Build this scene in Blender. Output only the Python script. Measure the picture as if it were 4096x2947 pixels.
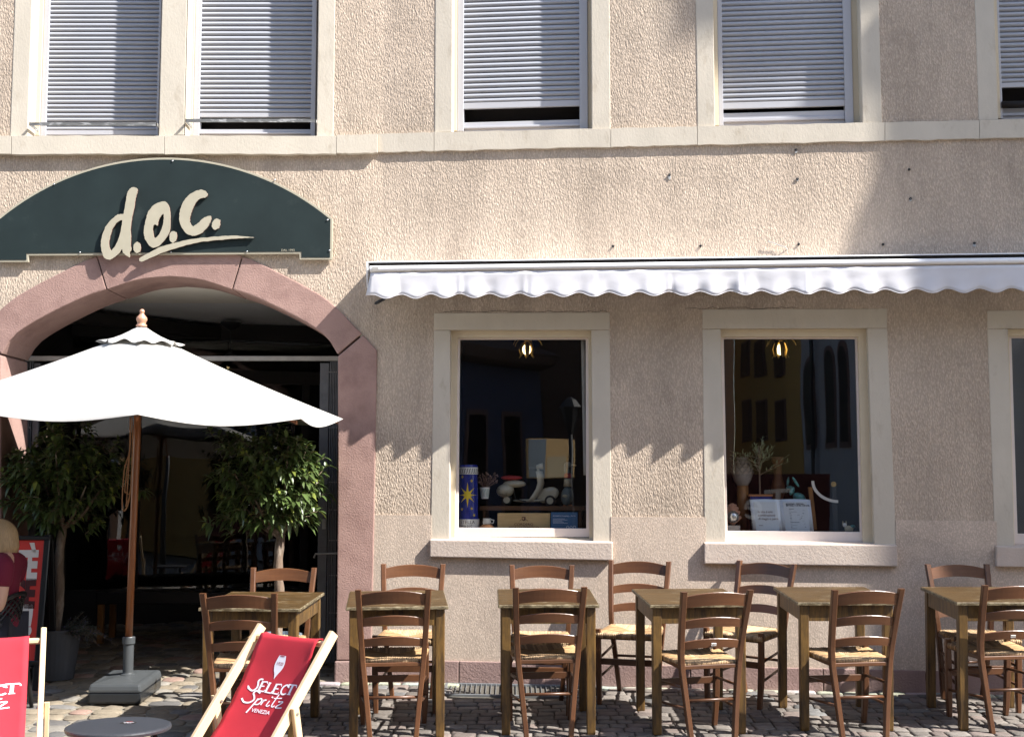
import bpy, bmesh, math, random
from mathutils import Vector, Matrix, noise
from mathutils.geometry import tessellate_polygon
rnd = random.Random(7)
V = Vector
# ------------------------------------------------------------------ clear
for o in list(bpy.data.objects): bpy.data.objects.remove(o)
sc = bpy.context.scene
COL = sc.collection
# ------------------------------------------------------------------ camera, sky, sun, exposure
FP, CX, CY = 5237.0, 2048.0, 1473.5          # focal length and centre in photograph pixels
PITCH = math.atan((1956 - CY) / FP)
CAMZ = 1.41
cam = bpy.data.cameras.new('camera'); cam_o = bpy.data.objects.new('camera', cam); COL.objects.link(cam_o)
cam.sensor_fit = 'HORIZONTAL'; cam.sensor_width = 36.0; cam.lens = FP / 4096 * 36
cam.clip_start = 0.05; cam.clip_end = 800
cam_o.location = (0, 0, CAMZ); cam_o.rotation_euler = (math.pi / 2 + PITCH, 0, 0)
sc.camera = cam_o
SUN = V((2.3, -1.0, 2.56)).normalized()      # towards the sun
w = bpy.data.worlds.new('World'); sc.world = w; w.use_nodes = True
nt = w.node_tree; nt.nodes.clear()
sky = nt.nodes.new('ShaderNodeTexSky'); sky.sky_type = 'NISHITA'; sky.sun_disc = False
sky.sun_elevation = math.asin(SUN.z); sky.sun_rotation = math.atan2(SUN.x, SUN.y)
bg = nt.nodes.new('ShaderNodeBackground'); bg.inputs['Strength'].default_value = 0.135
wo = nt.nodes.new('ShaderNodeOutputWorld')
nt.links.new(sky.outputs[0], bg.inputs[0]); nt.links.new(bg.outputs[0], wo.inputs[0])
sl = bpy.data.lights.new('sun', 'SUN'); sl.energy = 5.0; sl.angle = math.radians(0.53); sl.color = (1.0, 0.965, 0.915)
so = bpy.data.objects.new('sun', sl); COL.objects.link(so); so.rotation_euler = SUN.to_track_quat('Z', 'Y').to_euler()
so.location = (20, -10, 25)
sc.render.engine = 'CYCLES'
sc.view_settings.view_transform = 'Standard'; sc.view_settings.look = 'None'
sc.view_settings.gamma = 1.0; sc.view_settings.exposure = 1.42
sc.render.resolution_x = 1024; sc.render.resolution_y = 736
sc.cycles.use_adaptive_sampling = True; sc.cycles.adaptive_threshold = 0.015; sc.cycles.max_bounces = 5; sc.cycles.diffuse_bounces = 4; sc.cycles.glossy_bounces = 3; sc.cycles.transmission_bounces = 3; sc.cycles.transparent_max_bounces = 8; sc.cycles.caustics_reflective = False; sc.cycles.caustics_refractive = False

# ------------------------------------------------------------------ rays and planes
_f = V((0, math.cos(PITCH), math.sin(PITCH))); _u = V((0, -math.sin(PITCH), math.cos(PITCH))); _r = V((1, 0, 0))
CAM = V((0, 0, CAMZ))
def ray(sx, sy): return _f + _r * ((sx - CX) / FP) + _u * ((CY - sy) / FP)
GS, GY = 0.053, 7.71                          # the pavement rises towards the house
def gz(y):
    if y < 4.0: return GS * (4.0 - GY)
    return GS * (y - GY)
def on_ground(sx, sy, h=0.0):
    d = ray(sx, sy)
    # CAMZ + d.z t = GS (d.y t - GY) + h
    t = (CAMZ + GS * GY - h) / (GS * d.y - d.z)
    return CAM + d * t
def at_y(sx, sy, y):
    d = ray(sx, sy); return CAM + d * (y / d.y)
class Frame:
    def __init__(s, o, ang):                  # o: a point on the wall, ang: turn about z
        s.o = V(o); s.t = V((math.cos(ang), math.sin(ang), 0)); s.n = V((math.sin(ang), -math.cos(ang), 0))
    def hit(s, sx, sy, off=0.0):
        d = ray(sx, sy); q = s.o + s.n * off
        t = (q - CAM).dot(s.n) / d.dot(s.n); return CAM + d * t
    def uv(s, sx, sy, off=0.0):
        p = s.hit(sx, sy, off); return ((p - s.o).dot(s.t), p.z)
    def p(s, u, z, off=0.0):
        q = s.o + s.t * u + s.n * off; return V((q.x, q.y, z))
YB, XB = 9.26, -0.93
FL = Frame((XB, YB, 0), 0.0)
FR = Frame((XB, YB, 0), -math.atan(0.0963))

# ------------------------------------------------------------------ mesh builder
class MB:
    def __init__(s): s.v = []; s.f = []; s.c = None; s.mi = []
    def add(s, vs, fs):
        b = len(s.v); s.v += [V(p) for p in vs]; s.f += [tuple(i + b for i in f) for f in fs]; return s
    def box(s, c, d, rot=None):
        c = V(c); hx, hy, hz = d[0] / 2, d[1] / 2, d[2] / 2
        vs = [V((x, y, z)) for x in (-hx, hx) for y in (-hy, hy) for z in (-hz, hz)]
        if rot is not None: vs = [rot @ q for q in vs]
        return s.add([c + q for q in vs], [(0, 1, 3, 2), (4, 6, 7, 5), (0, 4, 5, 1), (2, 3, 7, 6), (0, 2, 6, 4), (1, 5, 7, 3)])
    def hexa(s, a, b):                        # two quads, joined
        n = len(a)
        fs = [tuple(range(n)), tuple(range(2 * n - 1, n - 1, -1))]
        for i in range(n): j = (i + 1) % n; fs.append((i, i + n, j + n, j))
        return s.add(list(a) + list(b), fs)
    def sweep(s, rings, cap=True, closed=True):
        n = len(rings[0]); vs = [q for r in rings for q in r]; fs = []
        for k in range(len(rings) - 1):
            for i in range(n if closed else n - 1):
                j = (i + 1) % n; fs.append((k * n + i, k * n + j, (k + 1) * n + j, (k + 1) * n + i))
        if cap and closed:
            fs.append(tuple(range(n - 1, -1, -1))); m = (len(rings) - 1) * n; fs.append(tuple(range(m, m + n)))
        return s.add(vs, fs)
    def tube(s, path, rad, seg=8, cap=True):
        path = [V(p) for p in path]; n = len(path)
        if not hasattr(rad, '__len__'): rad = [rad] * n
        rings = []; up = None
        for i, p in enumerate(path):
            d = (path[min(i + 1, n - 1)] - path[max(i - 1, 0)])
            if d.length < 1e-9: d = V((0, 0, 1))
            d.normalize()
            if up is None: up = d.orthogonal().normalized()
            up = (up - d * up.dot(d))
            up = d.orthogonal().normalized() if up.length < 1e-6 else up.normalized()
            b = d.cross(up)
            rings.append([p + (up * math.cos(a) + b * math.sin(a)) * rad[i] for a in [2 * math.pi * k / seg for k in range(seg)]])
        return s.sweep(rings, cap)
    def rsweep(s, path, wx, wy, ax, ay, bev=0.25):  # rectangular (bevelled) section with fixed axes
        rings = []
        for i, p in enumerate(path):
            a = wx[i] if hasattr(wx, '__len__') else wx; b = wy[i] if hasattr(wy, '__len__') else wy
            a /= 2; b /= 2; e = min(a, b) * bev
            pts = [(a - e, -b), (a, -b + e), (a, b - e), (a - e, b), (-a + e, b), (-a, b - e), (-a, -b + e), (-a + e, -b)]
            rings.append([V(p) + V(ax) * x + V(ay) * y for x, y in pts])
        return s.sweep(rings)
    def lathe(s, prof, c=(0, 0, 0), seg=20, rot=None, caps=True):
        c = V(c); rings = []
        for r, z in prof:
            ring = [V((r * math.cos(2 * math.pi * k / seg), r * math.sin(2 * math.pi * k / seg), z)) for k in range(seg)]
            if rot is not None: ring = [rot @ q for q in ring]
            rings.append([c + q for q in ring])
        return s.sweep(rings, caps)
    def ball(s, c, r, seg=14, rot=None, rings=8):
        c = V(c); vs = []; fs = []
        for i in range(rings + 1):
            th = math.pi * i / rings
            for k in range(seg):
                a = 2 * math.pi * k / seg
                q = V((r[0] * math.sin(th) * math.cos(a), r[1] * math.sin(th) * math.sin(a), r[2] * math.cos(th)))
                if rot is not None: q = rot @ q
                vs.append(c + q)
        for i in range(rings):
            for k in range(seg):
                j = (k + 1) % seg; fs.append((i * seg + k, (i + 1) * seg + k, (i + 1) * seg + j, i * seg + j))
        return s.add(vs, fs)
    def poly(s, outer, holes, fn, d0, d1):     # 2D polygon with holes -> solid between offsets d0 (front) and d1 (back); fn(a,b,off)
        loops = [outer] + list(holes)
        tri = tessellate_polygon([[V((a, b, 0)) for a, b in lp] for lp in loops])
        flat = [q for lp in loops for q in lp]; n = len(flat)
        vs = [fn(a, b, d0) for a, b in flat] + ([fn(a, b, d1) for a, b in flat] if d1 is not None else [])
        fs = [tuple(t) for t in tri]
        if d1 is not None:
            fs += [tuple(i + n for i in reversed(t)) for t in tri]
            b0 = 0
            for lp in loops:
                m = len(lp)
                for i in range(m): j = (i + 1) % m; fs.append((b0 + i, b0 + j, b0 + j + n, b0 + i + n))
                b0 += m
        return s.add(vs, fs)
    def build(s, name, mat, parent=None, smooth=False, fix=True, bevel=0, attr=None):
        me = bpy.data.meshes.new(name); me.from_pydata([tuple(q) for q in s.v], [], s.f)
        if fix:
            bm = bmesh.new(); bm.from_mesh(me); bmesh.ops.remove_doubles(bm, verts=bm.verts, dist=1e-5)
            bmesh.ops.recalc_face_normals(bm, faces=bm.faces)
            if bevel:
                es = [e for e in bm.edges if len(e.link_faces) == 2 and e.calc_face_angle(0) > 0.6]
                bmesh.ops.bevel(bm, geom=es, offset=bevel, segments=2, profile=0.6, affect='EDGES', clamp_overlap=True)
            bm.to_mesh(me); bm.free()
        if smooth: me.polygons.foreach_set('use_smooth', [True] * len(me.polygons))
        if attr is not None:
            at_ = me.color_attributes.new('tint', 'FLOAT_COLOR', 'POINT')
            for i, c in enumerate(attr): at_.data[i].color = (c[0], c[1], c[2], 1)
        me.materials.append(M[mat] if isinstance(mat, str) else mat)
        return link(name, me, parent)
def link(name, me, parent=None):
    o = bpy.data.objects.new(name, me); COL.objects.link(o)
    if parent is not None:
        o.parent = parent
        if parent.type == 'EMPTY' and parent.get('_w'): o.matrix_parent_inverse = Matrix.Translation(parent.location).inverted()
    return o
def tag(o, label=None, cat=None, group=None, kind=None):
    if label: o['label'] = label
    if cat: o['category'] = cat
    if group: o['group'] = group
    if kind: o['kind'] = kind
    return o
def thing(name, label, cat, loc, group=None, world=True):
    o = bpy.data.objects.new(name, None); COL.objects.link(o); o.location = loc; o.empty_display_size = 0.1
    if world: o['_w'] = 1
    return tag(o, label, cat, group)
def copy_tree(o, parent=None):
    c = o.copy(); COL.objects.link(c)
    if parent is not None: c.parent = parent
    for ch in [q for q in bpy.data.objects if q.parent == o]: copy_tree(ch, c)
    return c
def lerp(a, b, t): return a + (b - a) * t
def smooth_path(pts, n=6):
    out = []
    P = [V((p[0], p[1], 0)) if len(p) == 2 else V(p) for p in pts]
    for i in range(len(P) - 1):
        a = P[max(i - 1, 0)]; b = P[i]; c = P[i + 1]; d = P[min(i + 2, len(P) - 1)]
        for k in range(n):
            t = k / n
            out.append(0.5 * ((2 * b) + (c - a) * t + (2 * a - 5 * b + 4 * c - d) * t * t + (3 * b - a - 3 * c + d) * t ** 3))
    out.append(P[-1]); return out
def flat_text(body, size=1.0, shear=0.0, align='CENTER', sx=1.0, bold=0.0):
    cu = bpy.data.curves.new('tmp', 'FONT'); cu.body = body; cu.size = size; cu.shear = shear; cu.align_x = align; cu.offset = bold
    cu.resolution_u = 4
    o = bpy.data.objects.new('tmp', cu); COL.objects.link(o)
    me = o.to_mesh(); vs = [(q.co.x * sx, q.co.y) for q in me.vertices]; fs = [tuple(p.vertices) for p in me.polygons]
    o.to_mesh_clear(); bpy.data.objects.remove(o); bpy.data.curves.remove(cu)
    return vs, fs
def ribbon(pts, wid):                         # flat stroke; pts 2D, wid width or list
    P = [V((p[0], p[1])) for p in pts]; n = len(P); vs = []; fs = []
    for i, p in enumerate(P):
        d = P[min(i + 1, n - 1)] - P[max(i - 1, 0)]; d = d.normalized() if d.length > 1e-9 else V((1, 0))
        q = V((-d.y, d.x)); h = (wid[i] if hasattr(wid, '__len__') else wid) / 2
        vs += [tuple(p + q * h), tuple(p - q * h)]
    for i in range(n - 1): fs.append((2 * i, 2 * i + 1, 2 * i + 3, 2 * i + 2))
    return vs, fs
class Flat:                                   # collects flat prints
    def __init__(s): s.v = []; s.f = []
    def add(s, vf, dx=0, dy=0, k=1.0, rot=0.0):
        b = len(s.v); c, n = math.cos(rot), math.sin(rot)
        s.v += [((x * c - y * n) * k + dx, (x * n + y * c) * k + dy) for x, y in vf[0]]; s.f += [tuple(i + b for i in f) for f in vf[1]]; return s
    def poly(s, pts, holes=()):
        lp = [pts] + list(holes); tri = tessellate_polygon([[V((a, b, 0)) for a, b in l] for l in lp])
        return s.add(([q for l in lp for q in l], [tuple(t) for t in tri]))
    def build(s, name, mat, fn, parent):
        m = MB(); m.add([fn(x, y) for x, y in s.v], s.f); return m.build(name, mat, parent, fix=False)

# ------------------------------------------------------------------ materials
M = {}
def _n(nt, t, **kw):
    n = nt.nodes.new(t)
    for k, v_ in kw.items():
        if k in n.inputs: n.inputs[k].default_value = v_
        else: setattr(n, k, v_)
    return n
def mat(name, col, rough=0.7, var=0.12, vscale=3.0, bump=0.0, bscale=40.0, stretch=(1, 1, 1), metal=0.0, spec=0.4, coords='pos',
        col2=None, mixscale=None, mixlo=0.45, mixhi=0.6, tint=False, sheen=0.0, trans=0.0, detail=4.0, bdist=0.004, fine=0.0, rnd_obj=0.0, coat=0.0):
    m = bpy.data.materials.new(name); m.use_nodes = True; t = m.node_tree; t.nodes.clear(); L = t.links.new
    out = _n(t, 'ShaderNodeOutputMaterial'); b = _n(t, 'ShaderNodeBsdfPrincipled')
    b.inputs['Roughness'].default_value = rough; b.inputs['Metallic'].default_value = metal; b.inputs['Specular IOR Level'].default_value = spec
    if coat: b.inputs['Coat Weight'].default_value = coat; b.inputs['Coat Roughness'].default_value = 0.25
    L(b.outputs[0], out.inputs[0])
    if coords == 'pos': src = _n(t, 'ShaderNodeNewGeometry').outputs['Position']
    else: src = _n(t, 'ShaderNodeTexCoord').outputs['Object']
    mp = _n(t, 'ShaderNodeMapping'); mp.inputs['Scale'].default_value = stretch; L(src, mp.inputs[0])
    n1 = _n(t, 'ShaderNodeTexNoise', Scale=vscale, Detail=detail, Roughness=0.6); L(mp.outputs[0], n1.inputs['Vector'])
    rmp = _n(t, 'ShaderNodeMapRange'); rmp.inputs['From Min'].default_value = 0.25; rmp.inputs['From Max'].default_value = 0.75
    rmp.inputs['To Min'].default_value = 1 - var; rmp.inputs['To Max'].default_value = 1 + var; L(n1.outputs[0], rmp.inputs[0])
    rgb = _n(t, 'ShaderNodeRGB'); rgb.outputs[0].default_value = (*col, 1); base = rgb.outputs[0]
    if tint:
        a = _n(t, 'ShaderNodeVertexColor', layer_name='tint'); base = a.outputs[0]
    if col2 is not None:
        n2 = _n(t, 'ShaderNodeTexNoise', Scale=mixscale or vscale, Detail=5.0, Roughness=0.65)
        L(mp.outputs[0], n2.inputs['Vector'])
        r2 = _n(t, 'ShaderNodeMapRange'); r2.inputs['From Min'].default_value = mixlo; r2.inputs['From Max'].default_value = mixhi; L(n2.outputs[0], r2.inputs[0])
        mx = _n(t, 'ShaderNodeMix', data_type='RGBA'); L(r2.outputs[0], mx.inputs[0]); L(base, mx.inputs[6]); mx.inputs[7].default_value = (*col2, 1); base = mx.outputs[2]
    val = rmp.outputs[0]
    if rnd_obj:
        oi = _n(t, 'ShaderNodeObjectInfo'); r3 = _n(t, 'ShaderNodeMapRange'); r3.inputs['To Min'].default_value = 1 - rnd_obj; r3.inputs['To Max'].default_value = 1 + rnd_obj
        L(oi.outputs['Random'], r3.inputs[0]); mm = _n(t, 'ShaderNodeMath', operation='MULTIPLY'); L(val, mm.inputs[0]); L(r3.outputs[0], mm.inputs[1]); val = mm.outputs[0]
    vm = _n(t, 'ShaderNodeVectorMath', operation='SCALE'); L(base, vm.inputs[0]); L(val, vm.inputs['Scale'])
    L(vm.outputs[0], b.inputs['Base Color'])
    if trans: b.inputs['Subsurface Weight'].default_value = 0.0
    if bump:
        n3 = _n(t, 'ShaderNodeTexNoise', Scale=bscale, Detail=3.0, Roughness=0.6); L(mp.outputs[0], n3.inputs['Vector'])
        bp = _n(t, 'ShaderNodeBump', Strength=bump, Distance=bdist); L(n3.outputs[0], bp.inputs['Height']); L(bp.outputs[0], b.inputs['Normal'])
    if trans:
        tr = _n(t, 'ShaderNodeBsdfTranslucent'); L(vm.outputs[0], tr.inputs[0]); ms = _n(t, 'ShaderNodeMixShader'); ms.inputs[0].default_value = trans
        L(b.outputs[0], ms.inputs[1]); L(tr.outputs[0], ms.inputs[2]); L(ms.outputs[0], out.inputs[0])
    M[name] = m; return m
def stucco(name, col, amp, sx, sz, dark=0.14):
    m = bpy.data.materials.new(name); m.use_nodes = True; t = m.node_tree; t.nodes.clear(); L = t.links.new
    out = _n(t, 'ShaderNodeOutputMaterial'); b = _n(t, 'ShaderNodeBsdfPrincipled'); b.inputs['Roughness'].default_value = 0.92; b.inputs['Specular IOR Level'].default_value = 0.15
    L(b.outputs[0], out.inputs[0])
    src = _n(t, 'ShaderNodeNewGeometry').outputs['Position']
    mp = _n(t, 'ShaderNodeMapping'); mp.inputs['Scale'].default_value = (sx, sx, sz); L(src, mp.inputs[0])
    wob = _n(t, 'ShaderNodeTexNoise', Scale=3.0, Detail=2.0); L(src, wob.inputs['Vector'])
    n1 = _n(t, 'ShaderNodeTexNoise', Scale=1.0, Detail=3.0, Roughness=0.55, Distortion=0.6); L(mp.outputs[0], n1.inputs['Vector'])
    mp2 = _n(t, 'ShaderNodeMapping'); mp2.inputs['Scale'].default_value = (sx * 0.9, sx * 0.9, sz * 1.3); L(src, mp2.inputs[0])
    n2 = _n(t, 'ShaderNodeTexVoronoi', Scale=1.0); n2.feature = 'F1'; L(mp2.outputs[0], n2.inputs['Vector'])
    ad = _n(t, 'ShaderNodeMath', operation='MULTIPLY_ADD'); ad.inputs[1].default_value = -0.45; L(n2.outputs['Distance'], ad.inputs[0]); L(n1.outputs[0], ad.inputs[2])
    big = _n(t, 'ShaderNodeTexNoise', Scale=2.2, Detail=3.0); L(src, big.inputs['Vector'])
    am = _n(t, 'ShaderNodeMapRange'); am.inputs['From Min'].default_value = 0.3; am.inputs['From Max'].default_value = 0.7; am.inputs['To Min'].default_value = amp * 0.7; am.inputs['To Max'].default_value = amp * 1.25
    L(wob.outputs[0], am.inputs[0])
    hm = _n(t, 'ShaderNodeMath', operation='MULTIPLY'); L(ad.outputs[0], hm.inputs[0]); L(am.outputs[0], hm.inputs[1])
    bp = _n(t, 'ShaderNodeBump', Strength=1.0, Distance=1.0); L(hm.outputs[0], bp.inputs['Height']); L(bp.outputs[0], b.inputs['Normal'])
    # streaky grime, hue change, and darker colour in the low spots of the relief
    mp3 = _n(t, 'ShaderNodeMapping'); mp3.inputs['Scale'].default_value = (4.0, 4.0, 0.7); L(src, mp3.inputs[0])
    n4 = _n(t, 'ShaderNodeTexNoise', Scale=1.0, Detail=5.0, Roughness=0.65); L(mp3.outputs[0], n4.inputs['Vector'])
    r = _n(t, 'ShaderNodeMapRange'); r.inputs['From Min'].default_value = 0.3; r.inputs['From Max'].default_value = 0.7; r.inputs['To Min'].default_value = 1 - dark; r.inputs['To Max'].default_value = 1.06; L(n4.outputs[0], r.inputs[0])
    n6 = _n(t, 'ShaderNodeTexNoise', Scale=1.35, Detail=6.0, Roughness=0.7, Distortion=1.2); L(src, n6.inputs['Vector'])
    r6 = _n(t, 'ShaderNodeMapRange'); r6.inputs['From Min'].default_value = 0.52; r6.inputs['From Max'].default_value = 0.72; r6.inputs['To Min'].default_value = 1.0; r6.inputs['To Max'].default_value = 0.80; L(n6.outputs[0], r6.inputs[0])
    mu6 = _n(t, 'ShaderNodeMath', operation='MULTIPLY'); L(r.outputs[0], mu6.inputs[0]); L(r6.outputs[0], mu6.inputs[1])
    r5 = _n(t, 'ShaderNodeMapRange'); r5.inputs['From Min'].default_value = 0.2; r5.inputs['From Max'].default_value = 0.55; r5.inputs['To Min'].default_value = 0.72; r5.inputs['To Max'].default_value = 1.0; L(ad.outputs[0], r5.inputs[0])
    mu = _n(t, 'ShaderNodeMath', operation='MULTIPLY'); L(mu6.outputs[0], mu.inputs[0]); L(r5.outputs[0], mu.inputs[1])
    mx = _n(t, 'ShaderNodeMix', data_type='RGBA'); L(big.outputs[0], mx.inputs[0]); mx.inputs[6].default_value = (*col, 1)
    mx.inputs[7].default_value = (col[0] * 0.95, col[1] * 0.93, col[2] * 0.92, 1)
    vm = _n(t, 'ShaderNodeVectorMath', operation='SCALE'); L(mx.outputs[2], vm.inputs[0]); L(mu.outputs[0], vm.inputs['Scale']); L(vm.outputs[0], b.inputs['Base Color'])
    M[name] = m
stucco('render_rough', (0.665, 0.545, 0.43), 0.0095, 122, 34, dark=0.2)
stucco('render_smooth', (0.70, 0.575, 0.465), 0.0016, 120, 60, dark=0.1)
mat('stone_cream', (0.52, 0.465, 0.38), 0.85, 0.08, 5, bump=0.4, bscale=75, bdist=0.004, stretch=(1, 1, 0.5), col2=(0.40, 0.34, 0.26), mixscale=9, mixlo=0.58, mixhi=0.78)
mat('sill_stone', (0.50, 0.415, 0.35), 0.85, 0.10, 5, bump=0.45, bscale=60, bdist=0.006, col2=(0.47, 0.36, 0.29), mixscale=6, mixlo=0.6, mixhi=0.75)
mat('sandstone', (0.315, 0.200, 0.170), 0.9, 0.1, 3, bump=0.7, bscale=85, bdist=0.005, col2=(0.22, 0.132, 0.113), mixscale=4, mixlo=0.45, mixhi=0.7)
mat('sandstone_pink', (0.27, 0.182, 0.163), 0.9, 0.12, 4, bump=0.7, bscale=70, bdist=0.006)
mat('aluminium', (0.44, 0.44, 0.46), 0.38, 0.03, 6, spec=0.5)
mat('shutter_grey', (0.335, 0.345, 0.375), 0.5, 0.03, 9, spec=0.5)
mat('frame_paint', (0.70, 0.62, 0.57), 0.6, 0.05, 8, bump=0.15, bscale=60)
mat('frame_cream', (0.62, 0.53, 0.38), 0.65, 0.06, 8, bump=0.2, bscale=60)
mat('iron', (0.16, 0.16, 0.155), 0.55, 0.35, 30, col2=(0.42, 0.42, 0.41), mixscale=28, mixlo=0.52, mixhi=0.6, stretch=(0.35, 1, 1), metal=0.2)
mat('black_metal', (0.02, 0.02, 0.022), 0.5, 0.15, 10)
mat('gate_metal', (0.13, 0.134, 0.142), 0.45, 0.2, 12, metal=0.3)
mat('rail_metal', (0.34, 0.33, 0.31), 0.6, 0.2, 12)
mat('sign_green', (0.015, 0.024, 0.024), 0.6, 0.25, 2.5, col2=(0.042, 0.054, 0.052), mixscale=3.5, mixlo=0.60, mixhi=0.85, bump=0.08, bscale=20, spec=0.22)
mat('sign_cream', (0.38, 0.345, 0.26), 0.6, 0.06, 10)
mat('letter_edge', (0.07, 0.012, 0.014), 0.6, 0.1, 10)
mat('awning_cloth', (0.58, 0.57, 0.59), 0.85, 0.035, 9, bump=0.06, bscale=300)
mat('awning_metal', (0.80, 0.80, 0.81), 0.35, 0.03, 6)
mat('canopy_cloth', (0.50, 0.488, 0.46), 0.9, 0.02, 12, trans=0.16, bump=0.05, bscale=400)
mat('pole_wood', (0.26, 0.085, 0.022), 0.35, 0.14, 9, stretch=(6, 6, 0.5), coat=0.4)
mat('finial_wood', (0.48, 0.25, 0.16), 0.3, 0.1, 12, coat=0.4)
mat('plastic_grey', (0.055, 0.060, 0.063), 0.45, 0.08, 10, bump=0.05, bscale=90)
mat('plastic_dark', (0.018, 0.020, 0.022), 0.22, 0.1, 10)
mat('rope', (0.30, 0.15, 0.07), 0.8, 0.15, 40)
mat('chair_wood', (0.088, 0.036, 0.0155), 0.4, 0.22, 9, coords='obj', stretch=(1.5, 1.5, 1), bump=0.05, bscale=70, coat=0.1, rnd_obj=0.26, col2=(0.10, 0.043, 0.018), mixscale=7, mixlo=0.45, mixhi=0.7)
mat('chair_slat', (0.104, 0.042, 0.0175), 0.38, 0.22, 5, coords='obj', stretch=(0.7, 3, 5), coat=0.1, rnd_obj=0.24, col2=(0.11, 0.047, 0.02), mixscale=6, mixlo=0.45, mixhi=0.7)
mat('table_leg_wood', (0.135, 0.075, 0.02), 0.45, 0.3, 6, coords='obj', stretch=(7, 7, 1), bump=0.15, bscale=50, col2=(0.038, 0.022, 0.011), mixscale=5, mixlo=0.42, mixhi=0.66)
mat('table_top_wood', (0.062, 0.036, 0.013), 0.5, 0.6, 3.2, coords='obj', stretch=(1.0, 7, 3), bump=0.3, bscale=22, spec=0.2, col2=(0.26, 0.22, 0.15), mixscale=11, mixlo=0.60, mixhi=0.70)
mat('table_edge_wood', (0.20, 0.165, 0.10), 0.5, 0.35, 14, coords='obj', stretch=(1.5, 1.5, 3), col2=(0.07, 0.05, 0.025), mixscale=16, mixlo=0.42, mixhi=0.58)
mat('rush', (0.5, 0.36, 0.16), 0.75, 0.2, 60, coords='obj', tint=True)
mat('beech', (0.62, 0.46, 0.28), 0.5, 0.06, 8, coords='obj', stretch=(3, 3, 1), bump=0.06, bscale=160)
mat('red_cloth', (0.46, 0.020, 0.034), 0.82, 0.05, 9, coords='obj', bump=0.1, bscale=600, bdist=0.002, trans=0.06)
mat('print_white', (0.78, 0.76, 0.80), 0.7, 0.03, 20)
mat('print_red', (0.28, 0.008, 0.02), 0.75, 0.03, 20)
mat('print_black', (0.015, 0.013, 0.013), 0.7, 0.03, 20)
mat('print_brown', (0.10, 0.03, 0.02), 0.7, 0.03, 20)
mat('steel', (0.5, 0.5, 0.5), 0.3, 0.05, 20, metal=0.9)
mat('table_grey', (0.035, 0.038, 0.045), 0.42, 0.1, 6, bump=0.03, bscale=200)
mat('leaf', (0.05, 0.105, 0.018), 0.33, 0.3, 14, coords='pos', tint=True, trans=0.12, spec=0.5)
mat('bark', (0.17, 0.12, 0.085), 0.9, 0.3, 14, stretch=(1, 1, 0.35), bump=0.8, bscale=45, bdist=0.01, col2=(0.36, 0.30, 0.24), mixscale=9, mixlo=0.5, mixhi=0.65)
mat('pot_grey', (0.055, 0.06, 0.068), 0.6, 0.1, 8)
mat('pot_blue', (0.16, 0.2, 0.24), 0.5, 0.1, 8)
mat('soil', (0.03, 0.02, 0.014), 0.95, 0.3, 30, bump=0.8, bscale=60, bdist=0.02)
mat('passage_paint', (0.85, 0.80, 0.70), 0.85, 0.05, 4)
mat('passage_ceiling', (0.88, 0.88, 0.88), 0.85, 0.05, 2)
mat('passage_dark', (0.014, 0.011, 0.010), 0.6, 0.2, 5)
mat('beam', (0.02, 0.016, 0.014), 0.7, 0.2, 8)
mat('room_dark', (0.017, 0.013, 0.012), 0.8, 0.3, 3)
mat('bench_seat', (0.012, 0.012, 0.013), 0.5, 0.1, 10)
mat('bench_wood', (0.28, 0.13, 0.04), 0.45, 0.2, 8, stretch=(4, 4, 1))
mat('sett', (0.15, 0.13, 0.115), 0.75, 0.22, 22, tint=True, bump=0.5, bscale=60, bdist=0.008)
mat('joint', (0.085, 0.075, 0.06), 0.95, 0.3, 20, bump=0.8, bscale=80, bdist=0.01, col2=(0.05, 0.065, 0.02), mixscale=4, mixlo=0.58, mixhi=0.7)
mat('sand_joint', (0.22, 0.195, 0.155), 0.95, 0.25, 25, bump=0.7, bscale=90, bdist=0.008)
mat('street', (0.27, 0.24, 0.20), 0.85, 0.25, 6, bump=0.7, bscale=12, bdist=0.02)
mat('grate_metal', (0.23, 0.24, 0.245), 0.45, 0.1, 10, metal=0.5)
mat('skin', (0.52, 0.30, 0.21), 0.5, 0.05, 20)
mat('hair', (0.40, 0.27, 0.14), 0.45, 0.3, 20, stretch=(9, 9, 0.6), bump=0.5, bscale=60, bdist=0.006)
mat('shirt', (0.13, 0.006, 0.022), 0.85, 0.08, 9, bump=0.15, bscale=25, bdist=0.01)
mat('trousers', (0.02, 0.02, 0.03), 0.85, 0.1, 9)
mat('beads', (0.03, 0.015, 0.012), 0.2, 0.1, 9)
mat('armchair_black', (0.012, 0.012, 0.013), 0.35, 0.1, 9)
mat('board_red', (0.62, 0.04, 0.03), 0.55, 0.05, 6)
mat('board_white', (0.70, 0.66, 0.62), 0.6, 0.03, 6)
mat('board_dark', (0.06, 0.008, 0.008), 0.6, 0.03, 6)
mat('board_frame', (0.008, 0.008, 0.009), 0.35, 0.1, 6)
mat('ceramic_blue', (0.02, 0.03, 0.22), 0.18, 0.4, 26, stretch=(3, 3, 1))
mat('ceramic_white', (0.70, 0.68, 0.64), 0.2, 0.06, 14)
mat('ceramic_yellow', (0.70, 0.52, 0.03), 0.3, 0.12, 20)
mat('ceramic_teal', (0.10, 0.34, 0.32), 0.4, 0.25, 30, col2=(0.05, 0.16, 0.15), mixscale=22)
mat('terracotta', (0.40, 0.17, 0.07), 0.8, 0.15, 14)
mat('crate_wood', (0.52, 0.35, 0.16), 0.6, 0.12, 5, stretch=(1.5, 4, 14))
mat('shelf_wood', (0.12, 0.05, 0.018), 0.5, 0.2, 6, stretch=(1, 4, 10))
mat('card_blue', (0.035, 0.10, 0.20), 0.5, 0.05, 6)
mat('paper', (0.60, 0.66, 0.74), 0.7, 0.03, 6)
mat('paper_page', (0.50, 0.55, 0.60), 0.7, 0.03, 6)
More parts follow.
